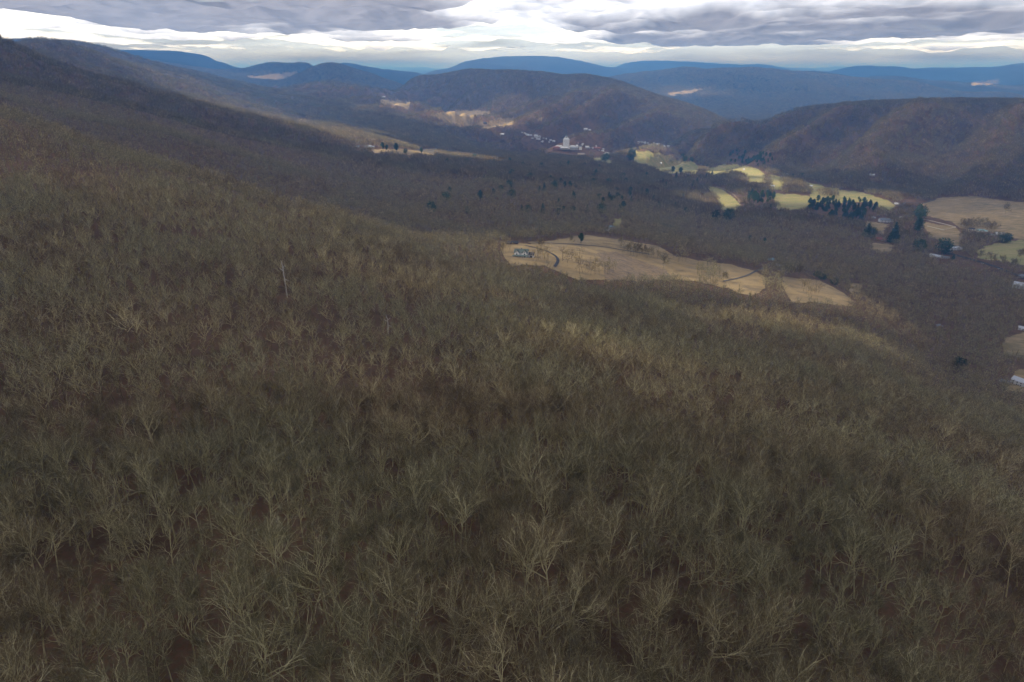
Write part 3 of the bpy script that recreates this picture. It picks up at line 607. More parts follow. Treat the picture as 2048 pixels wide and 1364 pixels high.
for lo, hi, y0, y1, n_, lb in ((1044, 1100, 270, 284, 12, 'tiny white house in the scattered cluster left of the hotel'), (1150, 1212, 288, 302, 8, 'tiny pale house in the scattered cluster right of the hotel'), (1268, 1340, 284, 295, 6, 'tiny white cabin tucked between the hillside villas')):
    for k_ in range(n_):
        t_ = (k_+random.random())/n_; house(lo+(hi-lo)*t_, y0+(y1-y0)*t_+random.uniform(-4, 3), random.uniform(2.5, 4.5), lb, random.choice(['white_paint', 'white_paint', 'cream_wall']), random.choice(['pale_roof', 'grey_roof', 'dark_roof', 'red_roof']), random.choice([1, 2]), random.choice('xy'), random.uniform(-40, 40), group='scattered small houses of the town', nw=2, chim=False, name='town_house', clear=14)
# the hotel
o = thing('hotel', 1132, 297, 'grand white hotel with tall stepped tower, cupola and long low wings', 'hotel', 'buildings of the town', 0, 75); scale_m(o)
tw = Box().box(-15, 15, -10, 12, -4, 42).put('tower', 'white_paint', o); Box().box(-11, 11, -7, 9, 42.01, 47).put('setback', 'white_paint', tw)
cu = Box().box(-5, 5, -4, 6, 47.01, 56).put('cupola', 'white_paint', tw); Box().cone(0, 1, 56.01, 5.5, 7).cone(0, 1, 62, .3, 7, 6).put('spire', 'green_roof', cu)
Box().box(-3, 3, -4.2, -3.98, 49, 54).put('clock_window', 'glass', cu)
Box().hip(-15, 15, -10, 12, 42.02, 3.2, .3).put('tower_roof', 'pale_roof', tw)
for r_ in range(9): windows(tw, -14, 14, -10, 4+r_*4.1, 8+r_*4.1, 6, 1, 1.7, 2.2)
for (x0, x1, y0, y1, h, wl, rf) in ((-52, -15.01, -4, 10, 8, 'cream_wall', 'pale_roof'), (15.01, 46, -10, 4, 9, 'cream_wall', 'pale_roof'), (46.01, 58, -16, 0, 14, 'white_paint', 'pale_roof'), (-62, -30, -34, -18, 7, 'brick', 'red_roof'), (18, 58, -46, -34, 6, 'grey_wall', 'grey_roof'), (-28, 12, -30, -15, 4, 'grey_wall', 'pale_roof'), (62.01, 76, -26, -10, 9, 'white_paint', 'grey_roof')):
    wg = Box().box(x0, x1, y0, y1, -4, h).put('wing', wl, o); Box().hip(x0, x1, y0, y1, h+.02, 4.5, .4).put('wing_roof', rf, wg)
    k = int((x1-x0)/5)
    for r_ in range(max(1, int(h/4.2))): windows(wg, x0+1, x1-1, y0, .6+r_*4, 4+r_*4, k, 1, 1.6, 2)
for i in range(10): Box().box(-26+i*4, -25.5+i*4, -31.6, -31.1, -4, 4.8).put('column', 'white_paint', o)
# paddock fence, utility pole, vehicles
fp = [hit(*p)[:2] for p in ((1833, 445), (1848, 439.5), (1880, 447), (1911, 455), (1887, 461.5), (1854, 453.5))]
ox, oy = fp[0]; oz = float(height(ox, oy)); fo = bpy.data.objects.new('fence', None); COL.objects.link(fo); fo.location = (ox, oy, oz)
tag(fo, 'white board fence round the paddock right of the big evergreen', 'fence'); rl = Box(); k_ = 0
for a, b in zip(fp[:-1], fp[1:]):
    n_ = max(1, round(math.dist(a, b)/9)); pts = [(a[0]+(b[0]-a[0])*i/n_, a[1]+(b[1]-a[1])*i/n_) for i in range(n_+1)]
    pts = [(x, y, float(height(x, y))) for x, y in pts]
    for p, q in zip(pts[:-1], pts[1:]):
        Box().box(p[0]-ox-.12, p[0]-ox+.12, p[1]-oy-.12, p[1]-oy+.12, p[2]-oz-.6, p[2]-oz+2.0).put('post', 'white_paint', fo)
        for h in (.85, 1.3, 1.75):
            s_ = len(rl.V); rl.V += [(t[0]-ox+dx, t[1]-oy+dx, t[2]-oz+h+dz) for t in (p, q) for dx, dz in ((-.04, 0), (.04, 0), (.04, .28), (-.04, .28))]
            rl.F += [tuple(s_+i for i in f_) for f_ in ((0, 1, 5, 4), (1, 2, 6, 5), (2, 3, 7, 6), (3, 0, 4, 7), (3, 2, 1, 0), (4, 5, 6, 7))]
rl.put('rail', 'white_paint', fo)
for a, b in zip(fp[:-1], fp[1:]):
    for i in range(6):
        x = a[0]+(b[0]-a[0])*i/6; y = a[1]+(b[1]-a[1])*i/6; SPOTS += [(x, y, 9), (x*.985, y*.985, 13), (x*.97, y*.97, 13), (x*.955, y*.955, 12)]
def utility_pole(px, py, h, lb):
    o = thing('utility_pole', px, py, lb, 'pole', None, 30, 6); scale_m(o); Box().cone(0, 0, -1, .22, h+1, 8, .14).put('shaft', 'pole', o); Box().box(-1.3, 1.3, -.08, .08, h-1.4, h-1.2).put('crossarm', 'pole', o)
    Box().cone(.5, .25, h-3, .28, .9, 8, .28).put('transformer', 'steel', o)
utility_pole(1572, 527, 13, 'pale utility pole behind the blue-roofed shed by the gravel drive')
def car(px, py, rot, lb, white=True):
    o = thing('car', px, py, lb, 'car', 'cars on the valley road', rot, 4, sink=-1.05); scale_m(o); m = 'white_paint' if white else 'steel'
    Box().box(-2.3, 2.3, -.9, .9, .35, .95).put('body', m, o); c = Box(); b = 0
    c.V += [(-1.5, -.85, .95), (1.3, -.85, .95), (1.3, .85, .95), (-1.5, .85, .95), (-1.1, -.7, 1.5), (.7, -.7, 1.5), (.7, .7, 1.5), (-1.1, .7, 1.5)]; c.F += [(4, 5, 6, 7), (0, 1, 5, 4), (1, 2, 6, 5), (2, 3, 7, 6), (3, 0, 4, 7)]
    c.put('cabin', 'glass', o)
    for x in (-1.4, 1.4):
        for y in (-.9, .75):
            w = Box(); k = 12; w.V += [(x+.34*math.cos(6.2832*i/k), y+d_, .34+.34*math.sin(6.2832*i/k)) for d_ in (0, .15) for i in range(k)]; w.F += [(i, (i+1) % k, k+(i+1) % k, k+i) for i in range(k)]+[tuple(range(k))[::-1], tuple(range(k, 2*k))]; w.put('wheel', 'tyre', o)
car(1964, 528, -35, 'white van-like car on the valley road, left of two'); car(1997, 538.5, -40, 'white car farther right and nearer on the valley road')

# ------------------------------------------------------------------ individual evergreens, snag and lone trees
def evergreen(seed, kind):
    random.seed(seed); T = Geo(); F_ = Geo(); H = 10.0
    T.tube([Vector((0, 0, -.6)), Vector((.05, 0, H*.5)), Vector((0, .05, H*.97))], [.24, .15, .03], 5)
    def puff(c, rad, n_):
        for _ in range(n_):
            p = c+rv(rad); d = (p-c)+Vector((0, 0, random.uniform(-.2, .25))); q = p+(d.normalized()+rv(.5))*rad*random.uniform(.5, 1.0)
            F_.blade(p, q, rad*random.uniform(.5, .95), 0)
    if kind == 'cone':
        for i in range(15):
            t = i/14; z = H*(.08+.88*t); rr = H*.24*(1-t)**.85+.1
            for k in range(max(3, int(9*(1-t)+3))):
                a = random.uniform(0, 6.283); L_ = rr*random.uniform(.7, 1.1)
                for s in (.4, .75, 1): puff(Vector((math.cos(a)*L_*s, math.sin(a)*L_*s, z-.15*L_*s)), .38+.38*(1-t), 8)
    elif kind == 'pine':
        for i in range(38):
            t = random.uniform(0, 1); z = H*(.34+.62*t); rr = H*(.24*math.sin(math.pi*(.18+.80*t))**.8); a = random.uniform(0, 6.283); L_ = rr*random.uniform(.5, 1.15)
            T.tube([Vector((0, 0, z-.7)), Vector((math.cos(a)*L_*.8, math.sin(a)*L_*.8, z))], [.07, .03], 3)
            for s in (.35, .7, 1): puff(Vector((math.cos(a)*L_*s, math.sin(a)*L_*s, z+random.uniform(-.1, .3))), .72, 15)
    else:
        for i in range(70):
            d = Vector((random.gauss(0, 1), random.gauss(0, 1), random.gauss(0, 1))).normalized(); rr = random.uniform(.55, 1.05)
            c = Vector((d.x*H*.42*rr, d.y*H*.42*rr, H*.5+d.z*H*.44*rr)); puff(c, .95, 12)
    return T.mesh('trunk', [M['pbark']]), F_.mesh('crown', [M['broad'] if kind == 'bush' else M['needle']])
EV = {k: [evergreen(500+i*7+j, k) for j in range(3)] for i, k in enumerate(('cone', 'pine', 'round', 'bush'))}
def plant(me_pair, x, y, h, name, label, cat, group=None, base=10.0, wid=1.0, clear=5):
    z = float(height(x, y)); o = bpy.data.objects.new(name, None); COL.objects.link(o); s = h/base; o.location = (x, y, z); o.scale = (s*wid, s*wid, s); o.rotation_euler = (0, 0, random.uniform(0, 6.28))
    link('trunk', me_pair[0], o); link('crown', me_pair[1], o); tag(o, label, cat, group)
    if clear: SPOTS.append((x, y, clear))
    return o
random.seed(11)
def ever(px, py, hpx, kind, label, wid=1.0, group=None):
    x, y, z = hit(px, py, rmin=300); plant(EV[kind][random.randrange(3)], x, y, hpx*math.hypot(x, y)/FPX, 'evergreen_tree' if kind != 'bush' else 'evergreen_shrub', label, 'evergreen', group, wid=wid, clear=max(6, hpx*.35*y/FPX))
for a in ((766, 302, 15, 'pine', 'tall dark pine, leftmost by the hillside houses'), (774, 303, 12, 'pine', 'shorter pine touching the leftmost tall pine'), (793, 305, 17, 'pine', 'tallest dark pine standing in the strip of tan grass'), (811, 307, 10, 'round', 'small round evergreen right of the tallest pine'), (843, 307, 11, 'pine', 'dark pine farthest right on the tan grass strip'),
          (1345, 347, 13, 'pine', 'dark pine at the lower edge of the brightest fairway', 1.1), (1361, 348, 12, 'pine', 'broad pine right of the pine below the brightest fairway', 1.4), (1352, 357, 12, 'cone', 'narrow evergreen below the two fairway pines'), (1424, 349, 8, 'cone', 'small evergreen at the left of the middle fairway'),
          (1431, 443, 24, 'bush', 'olive green broad evergreen below the curved fairway', .8), (1455, 444, 26, 'round', 'large blackish evergreen below the curved fairway', .95), (1498, 486, 15, 'cone', 'dark cone-shaped evergreen in the mid valley woods', 1.3), (1528, 491, 14, 'pine', 'dark evergreen right of the cone-shaped one'),
          (1838, 440, 28, 'round', 'big dark evergreen at the left end of the paddock fence', .85), (1834, 470, 28, 'pine', 'tall loose evergreen left of the paddock'), (1838, 502, 22, 'round', 'greyish evergreen below the paddock', 1.1), (1734, 473, 24, 'cone', 'dark evergreen left of the tan brick house', 1.4), (1744, 474, 18, 'round', 'evergreen against the left of the tan brick house', .9),
          (1786, 485, 36, 'cone', 'tall cone-shaped evergreen right of the tan brick house', .95), (1887, 509, 28, 'round', 'round green pine beside the long white building', 1.0), (2011, 485, 16, 'round', 'dark cedar beside the wide white house', 1.2), (2003, 486, 12, 'round', 'low dark cedar left of the tallest cedar', 1.2), (1906, 519, 9, 'cone', 'small dark yew at the right end of the long building', 1.3),
          (1162, 487, 20, 'pine', 'lone dark pine on the top edge of the tan meadow', 1.1), (1915, 741, 26, 'bush', 'green leafy holly in the bare woods near the right edge', 1.1), (1634, 554, 13, 'round', 'dark hedge bush, left of three by the farm track', 1.2), (1645, 560, 14, 'round', 'dark hedge bush, middle of three by the farm track', 1.2), (1668, 570, 15, 'round', 'separate dark round bush, right of three by the farm track', 1.2),
          (1325, 455, 9, 'round', 'low flat evergreen thicket at the centre of the woods', 1.9), (1340, 456, 8, 'round', 'low evergreen right of the flat evergreen thicket', 1.7), (1188, 345, 8, 'cone', 'dark evergreen above the mid valley'), (1210, 322, 14, 'round', 'dark evergreen mass below the hip-roofed hall', 1.5), (1262, 322, 26, 'round', 'large grey-green evergreen at the left tip of the bright fairway', .7),
          (1604, 356, 10, 'round', 'dark evergreen beside the small grey house', 1.3), (1585, 357, 8, 'pine', 'evergreen right of the clubhouse')): ever(*a)
random.seed(5)
for poly, n_, lb in STANDS:
    xs = [p[0] for p in poly]; ys = [p[1] for p in poly]; k = 0; c = [hit(*p)[:2] for p in poly]; X0, X1 = min(a[0] for a in c), max(a[0] for a in c); Y0, Y1 = min(a[1] for a in c), max(a[1] for a in c); tries = 0; got = []
    while k < n_ and tries < 8000:
        tries += 1; x = random.uniform(X0, X1); y = random.uniform(Y0, Y1); a, b = pix(x, y, float(height(x, y)))
        if in_poly([a], [b], poly)[0] and all(math.dist((x, y), g) > 7 for g in got):
            got.append((x, y)); k += 1; kk = 'pine' if random.random() < .7 else 'cone'
            plant(EV[kk][random.randrange(3)], x, y, random.uniform(11, 23), 'pine_tree', 'tall dark evergreen '+lb, 'evergreen', 'evergreens '+lb, wid=1.0, clear=0)
random.seed(9); k = 0
while k < 120:
    px = random.gauss(1180, 170); py = random.uniform(312, 430)
    if not 860 < px < 1560: continue
    x, y, z = hit(px, py, rmin=300)
    if not free(np.array([x]), np.array([y]), np.array([z]))[0]: continue
    k += 1; kk = ('cone', 'pine', 'round')[k % 3]; plant(EV[kk][k % 3], x, y, random.uniform(12, 23), 'evergreen_tree', 'small dark evergreen scattered singly among the grey bare woods of the mid valley', 'evergreen', 'evergreens scattered in the mid valley woods', clear=6)
def snag(px, py, h, seed, lb):
    random.seed(seed); x, y, z = hit(px, py, rmin=100); T = Geo(); B = Geo(); tr = path(Vector((0, 0, -1)), Vector((0, 0, 1)), h+1, 6, .05, .1)
    T.tube(tr, [.42, .38, .34, .30, .25, .2, .12], 6)
    for t, dx, dz, L_ in ((.80, -1, .9, 3.0), (.88, 1, 1.3, 2.2), (.58, 1, -.4, 3.2), (.97, -1, 1.5, 2.4)):
        p, d = along(tr, t); q = path(p, Vector((dx, random.uniform(-.3, .3), dz)), L_, 3, .25, 0); B.tube(q, [.19, .16, .12, .05], 4)
    o = bpy.data.objects.new('dead_tree', None); COL.objects.link(o); o.location = (x, y, z); link('trunk', T.mesh('trunk', [M['snag']]), o); link('branches', B.mesh('branches', [M['snag']]), o); tag(o, lb, 'dead tree'); SPOTS.append((x, y, 7)); SPOTS.append((x*.975, y*.975, 7)); SPOTS.append((x*.95, y*.95, 6))
snag(575, 596, 21, 3, 'bleached white dead tree standing taller than the dark woods, left of centre')
snag(777, 668, 9, 8, 'short broken pale snag in the woods, right of the taller white dead tree')
LONE = [(1325, 541, 34, 0, 'lone tall vase-shaped bare tree in the notch between the two meadow fields'), (1144, 489, 18, 2, 'small bare tree left of the lone pine on the meadow edge'), (1082, 501, 24, 4, 'bare tree at the bend of the asphalt driveway'), (1243, 493, 17, 3, 'bare tree on the upper strip of the meadow'),
        (1256, 508, 20, 1, 'bare tree, left end of the thin row across the meadow'), (1266, 509, 22, 5, 'second bare tree of the thin row across the meadow'), (1278, 512, 24, 0, 'tallest bare tree of the thin row across the meadow'), (1289, 514, 22, 6, 'bare tree near the right of the thin row across the meadow'), (1300, 517, 20, 3, 'bare tree, right end of the thin row across the meadow'),
        (1567, 552, 24, 1, 'leftmost slim bare tree of the row by the farm track'), (1574, 553, 22, 3, 'second slim bare tree of the row by the farm track'), (1583, 554, 25, 5, 'third slim bare tree of the row by the farm track'), (1597, 554, 22, 0, 'last slim bare tree of the row by the farm track'),
        (1446, 566, 22, 2, 'bare tree at the left end of the gravel drive'), (1960, 521, 16, 0, 'leftmost bare tree of the hedgerow above the road'), (1975, 526, 17, 3, 'second bare tree of the hedgerow above the road'), (1988, 530, 17, 5, 'third bare tree of the hedgerow above the road'), (2003, 534, 18, 1, 'fourth bare tree of the hedgerow above the road'), (2022, 541, 19, 2, 'last bare tree of the hedgerow above the road'), (2040, 523, 20, 4, 'wide bare tree above the hedgerow at the right edge'),
        (1838, 486, 22, 6, 'bare tree beside the greyish evergreen'), (1640, 398, 18, 1, 'bare tree standing on the long fairway, left one'), (1652, 399, 18, 3, 'bare tree standing on the long fairway, middle one'), (1672, 399, 19, 5, 'bare tree standing on the long fairway, right one'), (1316, 322, 12, 2, 'small bare tree beside the hut on the brightest fairway'), (1308, 321, 12, 0, 'small bare tree on the left of the brightest fairway'), (1340, 324, 11, 3, 'small bare tree on the right of the brightest fairway'), (2010, 430, 18, 4, 'lone bushy bare tree in the wide right pasture')]
random.seed(21)
for px, py, h, k, lb in LONE:
    x, y, z = hit(px, py, rmin=300); plant(hero2[k % 6], x, y, h*math.hypot(x, y)/FPX, 'bare_tree', lb, 'tree', None, base=SHAPES[k % 6][0], clear=4)

# ------------------------------------------------------------------ the woods: every tree stands on the land; the 280 nearest in view are things, the rest one mass
def grid(cell, y0, r0, r1, jit=.42, seed=0):
    g = np.random.default_rng(seed); xs = np.arange(-r1, r1, cell); ys = np.arange(y0, r1, cell); X, Y = np.meshgrid(xs, ys)
    r_ = np.hypot(X, Y); m = (r_ >= r0-cell) & (r_ < r1+cell) & (np.abs(np.arctan2(X, Y)) < R(49)); X = X[m]; Y = Y[m]
    X = X+g.uniform(-jit, jit, X.size)*cell; Y = Y+g.uniform(-jit, jit, Y.size)*cell; r_ = np.hypot(X, Y); m = (r_ >= r0) & (r_ < r1) & (np.abs(np.arctan2(X, Y)) < R(48)) & (Y > y0); return X[m], Y[m]
def keep_trees(X, Y, slack, rad=1.0):
    Z = height(X, Y); r_ = np.hypot(X, Y); ok = (Z+24-CAMZ)/r_ > sight(X, Y)-slack; X, Y, Z = X[ok], Y[ok], Z[ok]
    ok = free(X, Y, Z)
    for sx, sy, sr in SPOTS: ok &= (X-sx)**2+(Y-sy)**2 > (sr*rad)**2
    for o_ in ROADPTS:
        for q in o_[::2]: ok &= (X-q[0])**2+(Y-q[1])**2 > 49
    return X[ok], Y[ok], Z[ok]
R1, R2, R3, R4 = 240, 700, 1900, 9500
tiers = []
for (a, b, c, v0, nv, sd) in ((5.2, 58, R1, 0, 8, 1), (6.2, 58, R2, 8, 6, 2), (7.4, 58, R3, 14, 6, 3)):
    r0 = {1: 60, 2: R1, 3: R2}[sd]; X, Y = grid(a, b, r0, c, seed=sd); X, Y, Z = keep_trees(X, Y, .01)
    g = np.random.default_rng(50+sd); hn = fbm(X/60, Y/60, 3, 55); k = g.random(X.size) < .90+.3*hn; X, Y, Z, hn = X[k], Y[k], Z[k], hn[k]
    S = g.uniform(.58, 1.15, X.size)**.9*(1+.25*hn); tiers.append([X, Y, Z, S, v0+g.integers(0, nv, X.size), g.uniform(0, 6.283, X.size)])
# saplings and brush under the near trees
X, Y = grid(6.5, 50, 55, 330, seed=14); X, Y, Z = keep_trees(X, Y, .01); g = np.random.default_rng(15); tiers.append([X, Y, Z, g.uniform(.14, .36, X.size), 8+g.integers(0, 6, X.size), g.uniform(0, 6.283, X.size)])
X, Y = grid(CL*.9, 1000, R3, R4, .45, 9); X, Y, Z = keep_trees(X, Y, .008, 1.5); g = np.random.default_rng(77)
tiers.append([X, Y, Z, g.uniform(.9, 1.12, X.size), 20+g.integers(0, 6, X.size), g.uniform(0, 6.28, X.size)])
print('woods', [len(t[0]) for t in tiers])
t0 = tiers[0]; a, b = pix(t0[0], t0[1], t0[2]+13*t0[3]); r_ = np.hypot(t0[0], t0[1]); inv = (a > -25) & (a < 2073) & (b < 1400)
order = np.argsort(np.where(inv, r_, 1e9))[:272]; rest = np.setdiff1d(np.arange(len(r_)), order)
LOOK = ['upright oval-crowned', 'tall narrow', 'wide-spreading', 'leaning', 'slender small-crowned', 'tallest straight-stemmed', 'low-forked broad', 'short crooked']
ROWS = ['along the bottom edge', 'one row above the bottom', 'two rows above the bottom', 'three rows above the bottom', 'four rows above the bottom', 'at the back of the near woods']
COLS = ['at the far left', 'left', 'left of centre', 'just left of centre', 'at the centre', 'just right of centre', 'right of centre', 'right', 'well to the right', 'at the far right']
seen = {}
for i in order:
    x, y, z, s, v_, ro = (t0[k][i] for k in range(6)); v_ = int(v_)
    lb = f"{LOOK[v_]} bare tree {COLS[int(np.clip(a[i]/205, 0, 9))]}, {ROWS[int(np.clip((1385-b[i])/75, 0, 5))]}"
    n_ = seen.get(lb, 0) if len(lb.split()) < 13 else 0; seen[lb] = n_+1
    if n_: lb = lb.replace(' bare tree', [' bare tree behind its like', ' bare tree in the gap'][min(n_-1, 1)])
    o = bpy.data.objects.new('bare_tree', None); COL.objects.link(o); o.location = (x, y, z); o.rotation_euler = (0, 0, ro); o.scale = (s, s, s)
    link('trunk', hero[v_][0], o); link('crown', hero[v_][1], o); tag(o, lb, 'tree', 'bare trees of the near woods')
tiers[0] = [q[rest] for q in t0]
# scrub and saplings on the meadow
g = np.random.default_rng(5); X, Y = g.uniform(60, 460, 9000), g.uniform(720, 1080, 9000); Z = height(X, Y); a_, b_ = pix(X, Y, Z)
br = in_poly(a_, b_, [(1194, 509), (1233, 508), (1282, 522), (1330, 540), (1340, 556), (1214, 556), (1206, 525)]); md_ = in_poly(a_, b_, FIELDS[0][2]) & (g.random(X.size) < .05); k = br & (g.random(X.size) < .8) | md_
X, Y, Z = X[k], Y[k], Z[k]; ok = np.ones(X.size, bool)
for o_ in ROADPTS:
    for q in o_[::2]: ok &= (X-q[0])**2+(Y-q[1])**2 > 16
X, Y, Z = X[ok], Y[ok], Z[ok]; tiers.append([X, Y, Z-.3, g.uniform(.07, .17, X.size), 14+g.integers(0, 6, X.size), g.uniform(0, 6.28, X.size)])
PT = [np.concatenate([t[k] for t in tiers]) for k in range(6)]
pm = mesh_np('bare_woods', np.stack(PT[:3], -1), np.zeros((0, 3), np.int32))
nx_ = -(height(PT[0]+15, PT[1])-height(PT[0]-15, PT[1]))/30; ny_ = -(height(PT[0], PT[1]+15)-height(PT[0], PT[1]-15))/30; far_ = PT[4] >= 20
tx_ = np.where(far_, np.arctan(-ny_), rng.normal(0, .05, len(nx_))); ty_ = np.where(far_, np.arctan(nx_), rng.normal(0, .05, len(nx_)))
for nm, ty, ar in (('size', 'FLOAT', PT[3]), ('turn', 'FLOAT', np.where(far_, 0, PT[5])), ('tilt_x', 'FLOAT', tx_), ('tilt_y', 'FLOAT', ty_), ('sort', 'INT', PT[4])):
    at_ = pm.attributes.new(nm, ty, 'POINT'); at_.data.foreach_set('value', np.asarray(ar, np.float32 if ty == 'FLOAT' else np.int32))
wo_ = link('bare_woods', pm); tag(wo_, 'leafless grey-brown woods covering the slopes and the valley', 'woods', kind='stuff')
ng = bpy.data.node_groups.new('scatter_trees', 'GeometryNodeTree'); ng.interface.new_socket('Geometry', in_out='INPUT', socket_type='NodeSocketGeometry'); ng.interface.new_socket('Geometry', in_out='OUTPUT', socket_type='NodeSocketGeometry')
gi_, go_ = ng.nodes.new('NodeGroupInput'), ng.nodes.new('NodeGroupOutput'); iop = ng.nodes.new('GeometryNodeInstanceOnPoints'); ci = ng.nodes.new('GeometryNodeCollectionInfo'); m2p = ng.nodes.new('GeometryNodeMeshToPoints')
ci.inputs[0].default_value = LIB; ci.inputs['Separate Children'].default_value = True; ci.inputs['Reset Children'].default_value = True; iop.inputs['Pick Instance'].default_value = True
def attr(nm, ty):
    q = ng.nodes.new('GeometryNodeInputNamedAttribute'); q.data_type = ty; q.inputs[0].default_value = nm; return q.outputs[0]
cx_ = ng.nodes.new('ShaderNodeCombineXYZ'); ng.links.new(attr('turn', 'FLOAT'), cx_.inputs[2]); ng.links.new(attr('tilt_x', 'FLOAT'), cx_.inputs[0]); ng.links.new(attr('tilt_y', 'FLOAT'), cx_.inputs[1]); ng.links.new(gi_.outputs[0], m2p.inputs[0]); ng.links.new(m2p.outputs[0], iop.inputs['Points']); ng.links.new(ci.outputs[0], iop.inputs['Instance'])
ng.links.new(attr('sort', 'INT'), iop.inputs['Instance Index']); ng.links.new(cx_.outputs[0], iop.inputs['Rotation']); ng.links.new(attr('size', 'FLOAT'), iop.inputs['Scale']); ng.links.new(iop.outputs[0], go_.inputs[0])
md = wo_.modifiers.new('scatter', 'NODES'); md.node_group = ng

# ------------------------------------------------------------------ the cloud deck: a lumpy sheet of cloud, thick and thin, with gaps placed overhead to steer sun onto chosen ground
CB = 1000.0                          # cloud base above the camera
HOLES = [((1330, 322), 210, 170, 1.0), ((1455, 340), 190, 130, .8), ((1545, 362), 110, 120, .65), ((1450, 397), 120, 110, .55), ((1690, 392), 260, 120, .4),
         ((935, 235), 480, 300, .75), ((650, 262), 330, 230, 1.0), ((560, 240), 300, 230, .9), ((810, 290), 260, 150, 1.0), ((740, 274), 260, 190, 1.0), ((470, 210), 300, 160, .6), ((400, 178), 400, 120, .5), ((300, 140), 400, 130, .5), ((1020, 207), 260, 200, .4),
         ((1690, 665), 65, 45, .32), ((1590, 650), 60, 40, .28), ((1450, 640), 50, 30, .22), ((1230, 690), 25, 20, .3), ((1300, 715), 60, 35, .16), ((930, 585), 60, 40, .16), ((1150, 510), 210, 110, .25), ((1480, 560), 150, 80, .35), ((1640, 590), 90, 50, .25), ((120, 290), 150, 130, .10), ((330, 360), 150, 120, .11), ((560, 440), 140, 110, .11), ((760, 510), 120, 90, .10), ((1130, 210), 1200, 560, .26), ((1800, 270), 800, 480, .20), ((700, 190), 900, 500, .10), ((150, 130), 300, 200, .12), ((1000, 800), 120, 60, .05), ((500, 1100), 60, 40, .05), ((1370, 182), 500, 300, .45), ((530, 152), 900, 400, .35), ((1970, 163), 600, 300, .12), ((1195, 305), 260, 220, .25), ((1960, 440), 260, 200, .15)]
ca = np.radians(np.concatenate([np.linspace(-46, 46, 700), np.linspace(46, 314, 135)[1:-1]])); cl = np.concatenate([[math.log(150)], np.linspace(math.log(300), math.log(8000), 200), np.linspace(math.log(8000), math.log(36000), 260)[1:]])
A_, L_ = np.meshgrid(ca, cl, indexing='ij'); CR = np.exp(L_); CX = CR*np.sin(A_); CY = CR*np.cos(A_)
far_c = sst(5000, 9000, CR); lump = .3*(1-2*np.abs(fbm(CX/2300, CY/2300, 4, 111)))+.7*(.5+1.2*fbm(CX/1500, CY/2600, 5, 119)); lump2 = 1-2*np.abs(fbm(CX/620, CY/620, 3, 115))
th = .80+.62*fbm(CX/5200, CY/4200, 5, 91)+.65*(lump-.5)*far_c
for (px, r_, wp, wr, amt) in ((600, 12000, 260, .28, .35), (1500, 18500, 260, .22, .5), (250, 11500, 220, .2, .35), (1250, 12000, 200, .18, .25), (1900, 15500, 260, .15, .3), (1030, 17500, 150, .30, -.55), (780, 20000, 120, .12, -.35), (1950, 23500, 130, .15, -.4), (150, 14500, 200, .12, -.35), (350, 19500, 300, .14, -.3), (900, 15000, 90, .12, -.2)):
    th = th+amt*np.exp(-((np.degrees(A_)-math.degrees(math.atan((px-1024)/FPX/1.09)))/(wp/FPX*57/1.09))**2-((np.log(CR)-math.log(r_))/wr)**2)
th = np.where(CR < 9000, np.maximum(th, .62+.38*(1-sst(1200, 4500, CR))), th)  # unseen cloud overhead kept thick to hold the foreground dark
edge = sst(16500, 27000, CR+9000*fbm(CX/8000, CY/5000, 4, 99)); th = th-edge*1.0
CZ = CAMZ+CB-160*np.clip(th, 0, 1.3)*sst(3000, 9000, CR)-60*fbm(CX/900, CY/900, 3, 103)-(165*lump+15*lump2)*far_c
def gap_at(hx, hy, hz):
    k = (CAMZ+CB-hz)/SUN.z
    for _ in range(6):
        x, y = hx+SUN.x*k, hy+SUN.y*k; a_ = math.atan2(x, y); a_ = a_ if a_ > ca[0] else a_+2*math.pi
        k = .5*k+.5*(CZ[min(int(np.searchsorted(ca, a_)), len(ca)-1), min(int(np.searchsorted(cl, math.log(max(200, math.hypot(x, y))))), len(cl)-1)]-hz)/SUN.z
    return hx+SUN.x*k, hy+SUN.y*k
hole = np.zeros_like(th)
for (p, wx, wy, amt) in HOLES:
    qx, qy = gap_at(*hit(*p, lift=8))
    d = np.sqrt(((CX-qx)/wx)**2+((CY-qy)/wy)**2)+.55*fbm(CX/110, CY/110, 4, 101)
    hole = np.maximum(hole, amt*(1-sst(.6, 1.25, d)))
for (p, w, amt) in (((230, 240), 450, .5), ((450, 330), 400, .5), ((80, 160), 500, .5), ((700, 370), 350, .35), ((700, 230), 700, .2), ((900, 700), 120, .2)):  # out-of-view cloud thickened to shade the left slopes and near woods
    qx, qy = gap_at(*hit(*p, lift=8)); th = th+amt*np.exp(-((CX-qx)**2+(CY-qy)**2)/w**2)
ii, jj = np.meshgrid(np.arange(len(ca)), np.arange(len(cl)-1), indexing='ij'); i2 = (ii+1) % len(ca); n_ = len(cl)
F = np.stack([ii*n_+jj, i2*n_+jj, i2*n_+jj+1, ii*n_+jj+1], -1).reshape(-1, 4); V = np.stack([CX, CY, CZ], -1).reshape(-1, 3)
V = np.vstack([V, [[0, 0, CAMZ+CB]]]); c0 = len(V)-1
F3 = [tuple(q) for q in F]+[(int(i*n_), int(((i+1) % len(ca))*n_), c0) for i in range(len(ca))]
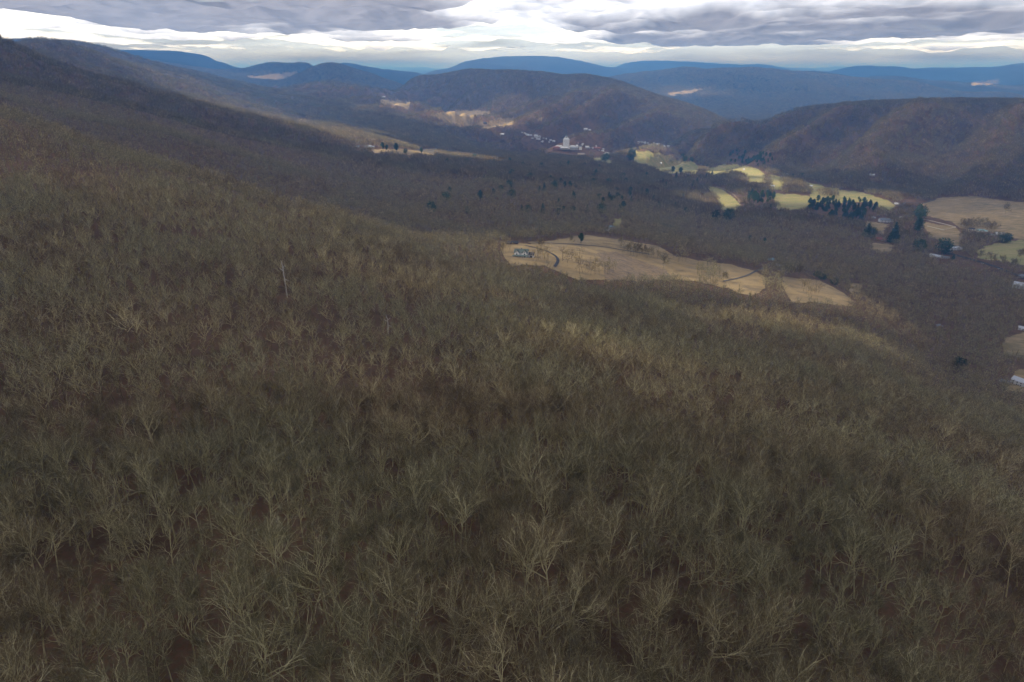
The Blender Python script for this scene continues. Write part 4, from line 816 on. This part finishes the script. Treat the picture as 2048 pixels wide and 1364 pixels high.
def cloudm(t, b):
    at = nd(t, 'ShaderNodeAttribute', attribute_name='thickness'); ah = nd(t, 'ShaderNodeAttribute', attribute_name='gap')
    n1 = noise(t, .00045, 5, stretch=(1, .7, 1), rough=.5)
    ad = nd(t, 'ShaderNodeMath', operation='MULTIPLY_ADD'); t.links.new(n1, ad.inputs[0]); ad.inputs[1].default_value = 1.0; t.links.new(at.outputs['Fac'], ad.inputs[2])
    colr = ramp(t, ad.outputs[0], [(.70, (.97, .97, .97)), (1.0, (.54, .56, .65)), (1.35, (.168, .172, .212))])
    colr.node.color_ramp.elements[0].position = .0
    mr = nd(t, 'ShaderNodeMapRange'); mr.inputs[1].default_value = .55; mr.inputs[2].default_value = 1.75; t.links.new(ad.outputs[0], mr.inputs[0]); t.links.new(mr.outputs[0], colr.node.inputs[0])
    e = colr.node.color_ramp.elements; e[0].position = .12; e[1].position = .40; e[2].position = .72
    al = nd(t, 'ShaderNodeMapRange'); al.inputs[1].default_value = .42; al.inputs[2].default_value = .72; t.links.new(ad.outputs[0], al.inputs[0])
    g = nd(t, 'ShaderNodeMath', operation='SUBTRACT'); g.inputs[0].default_value = 1; t.links.new(ah.outputs['Fac'], g.inputs[1])
    a2 = nd(t, 'ShaderNodeMath', operation='MULTIPLY', use_clamp=True); t.links.new(al.outputs[0], a2.inputs[0]); t.links.new(g.outputs[0], a2.inputs[1])
    tl = t.nodes.new('ShaderNodeBsdfTranslucent'); tr = t.nodes.new('ShaderNodeBsdfTransparent'); mx = t.nodes.new('ShaderNodeMixShader')
    t.links.new(colr, tl.inputs[0]); t.links.new(a2.outputs[0], mx.inputs[0]); t.links.new(tr.outputs[0], mx.inputs[1]); t.links.new(tl.outputs[0], mx.inputs[2]); t.links.new(mx.outputs[0], t.nodes['Material Output'].inputs[0])
M['cloud'] = mat('stratocumulus', cloudm)
cm = mesh_np('clouds', V, F3, [M['cloud']], smooth=True)
for nm, ar in (('thickness', np.append(th.ravel(), .8)), ('gap', np.append(hole.ravel(), 0))):
    at_ = cm.attributes.new(nm, 'FLOAT', 'POINT'); at_.data.foreach_set('value', ar.astype(np.float32))
tag(link('clouds', cm), kind='structure')

# ------------------------------------------------------------------ haze: the blue air between here and the far ridges
hb = Box().box(-47000, 47000, -47000, 47000, float(GZ.min())-5, float(GZ.max())+20)
hm = bpy.data.materials.new('blue_air'); hm.use_nodes = True; t = hm.node_tree; t.nodes.remove(t.nodes['Principled BSDF']); pv = t.nodes.new('ShaderNodeVolumePrincipled')
pv.inputs['Color'].default_value = (.15, .43, 1.0, 1); pv.inputs['Absorption Color'].default_value = (.40, .40, .40, 1); pv.inputs['Density'].default_value = 1/9000; pv.inputs['Anisotropy'].default_value = 0
t.links.new(pv.outputs[0], t.nodes['Material Output'].inputs['Volume'])
tag(hb.put('haze', hm, None), kind='stuff')
print('top', float(GZ.max())-CAMZ, float(GZ.min())-CAMZ)
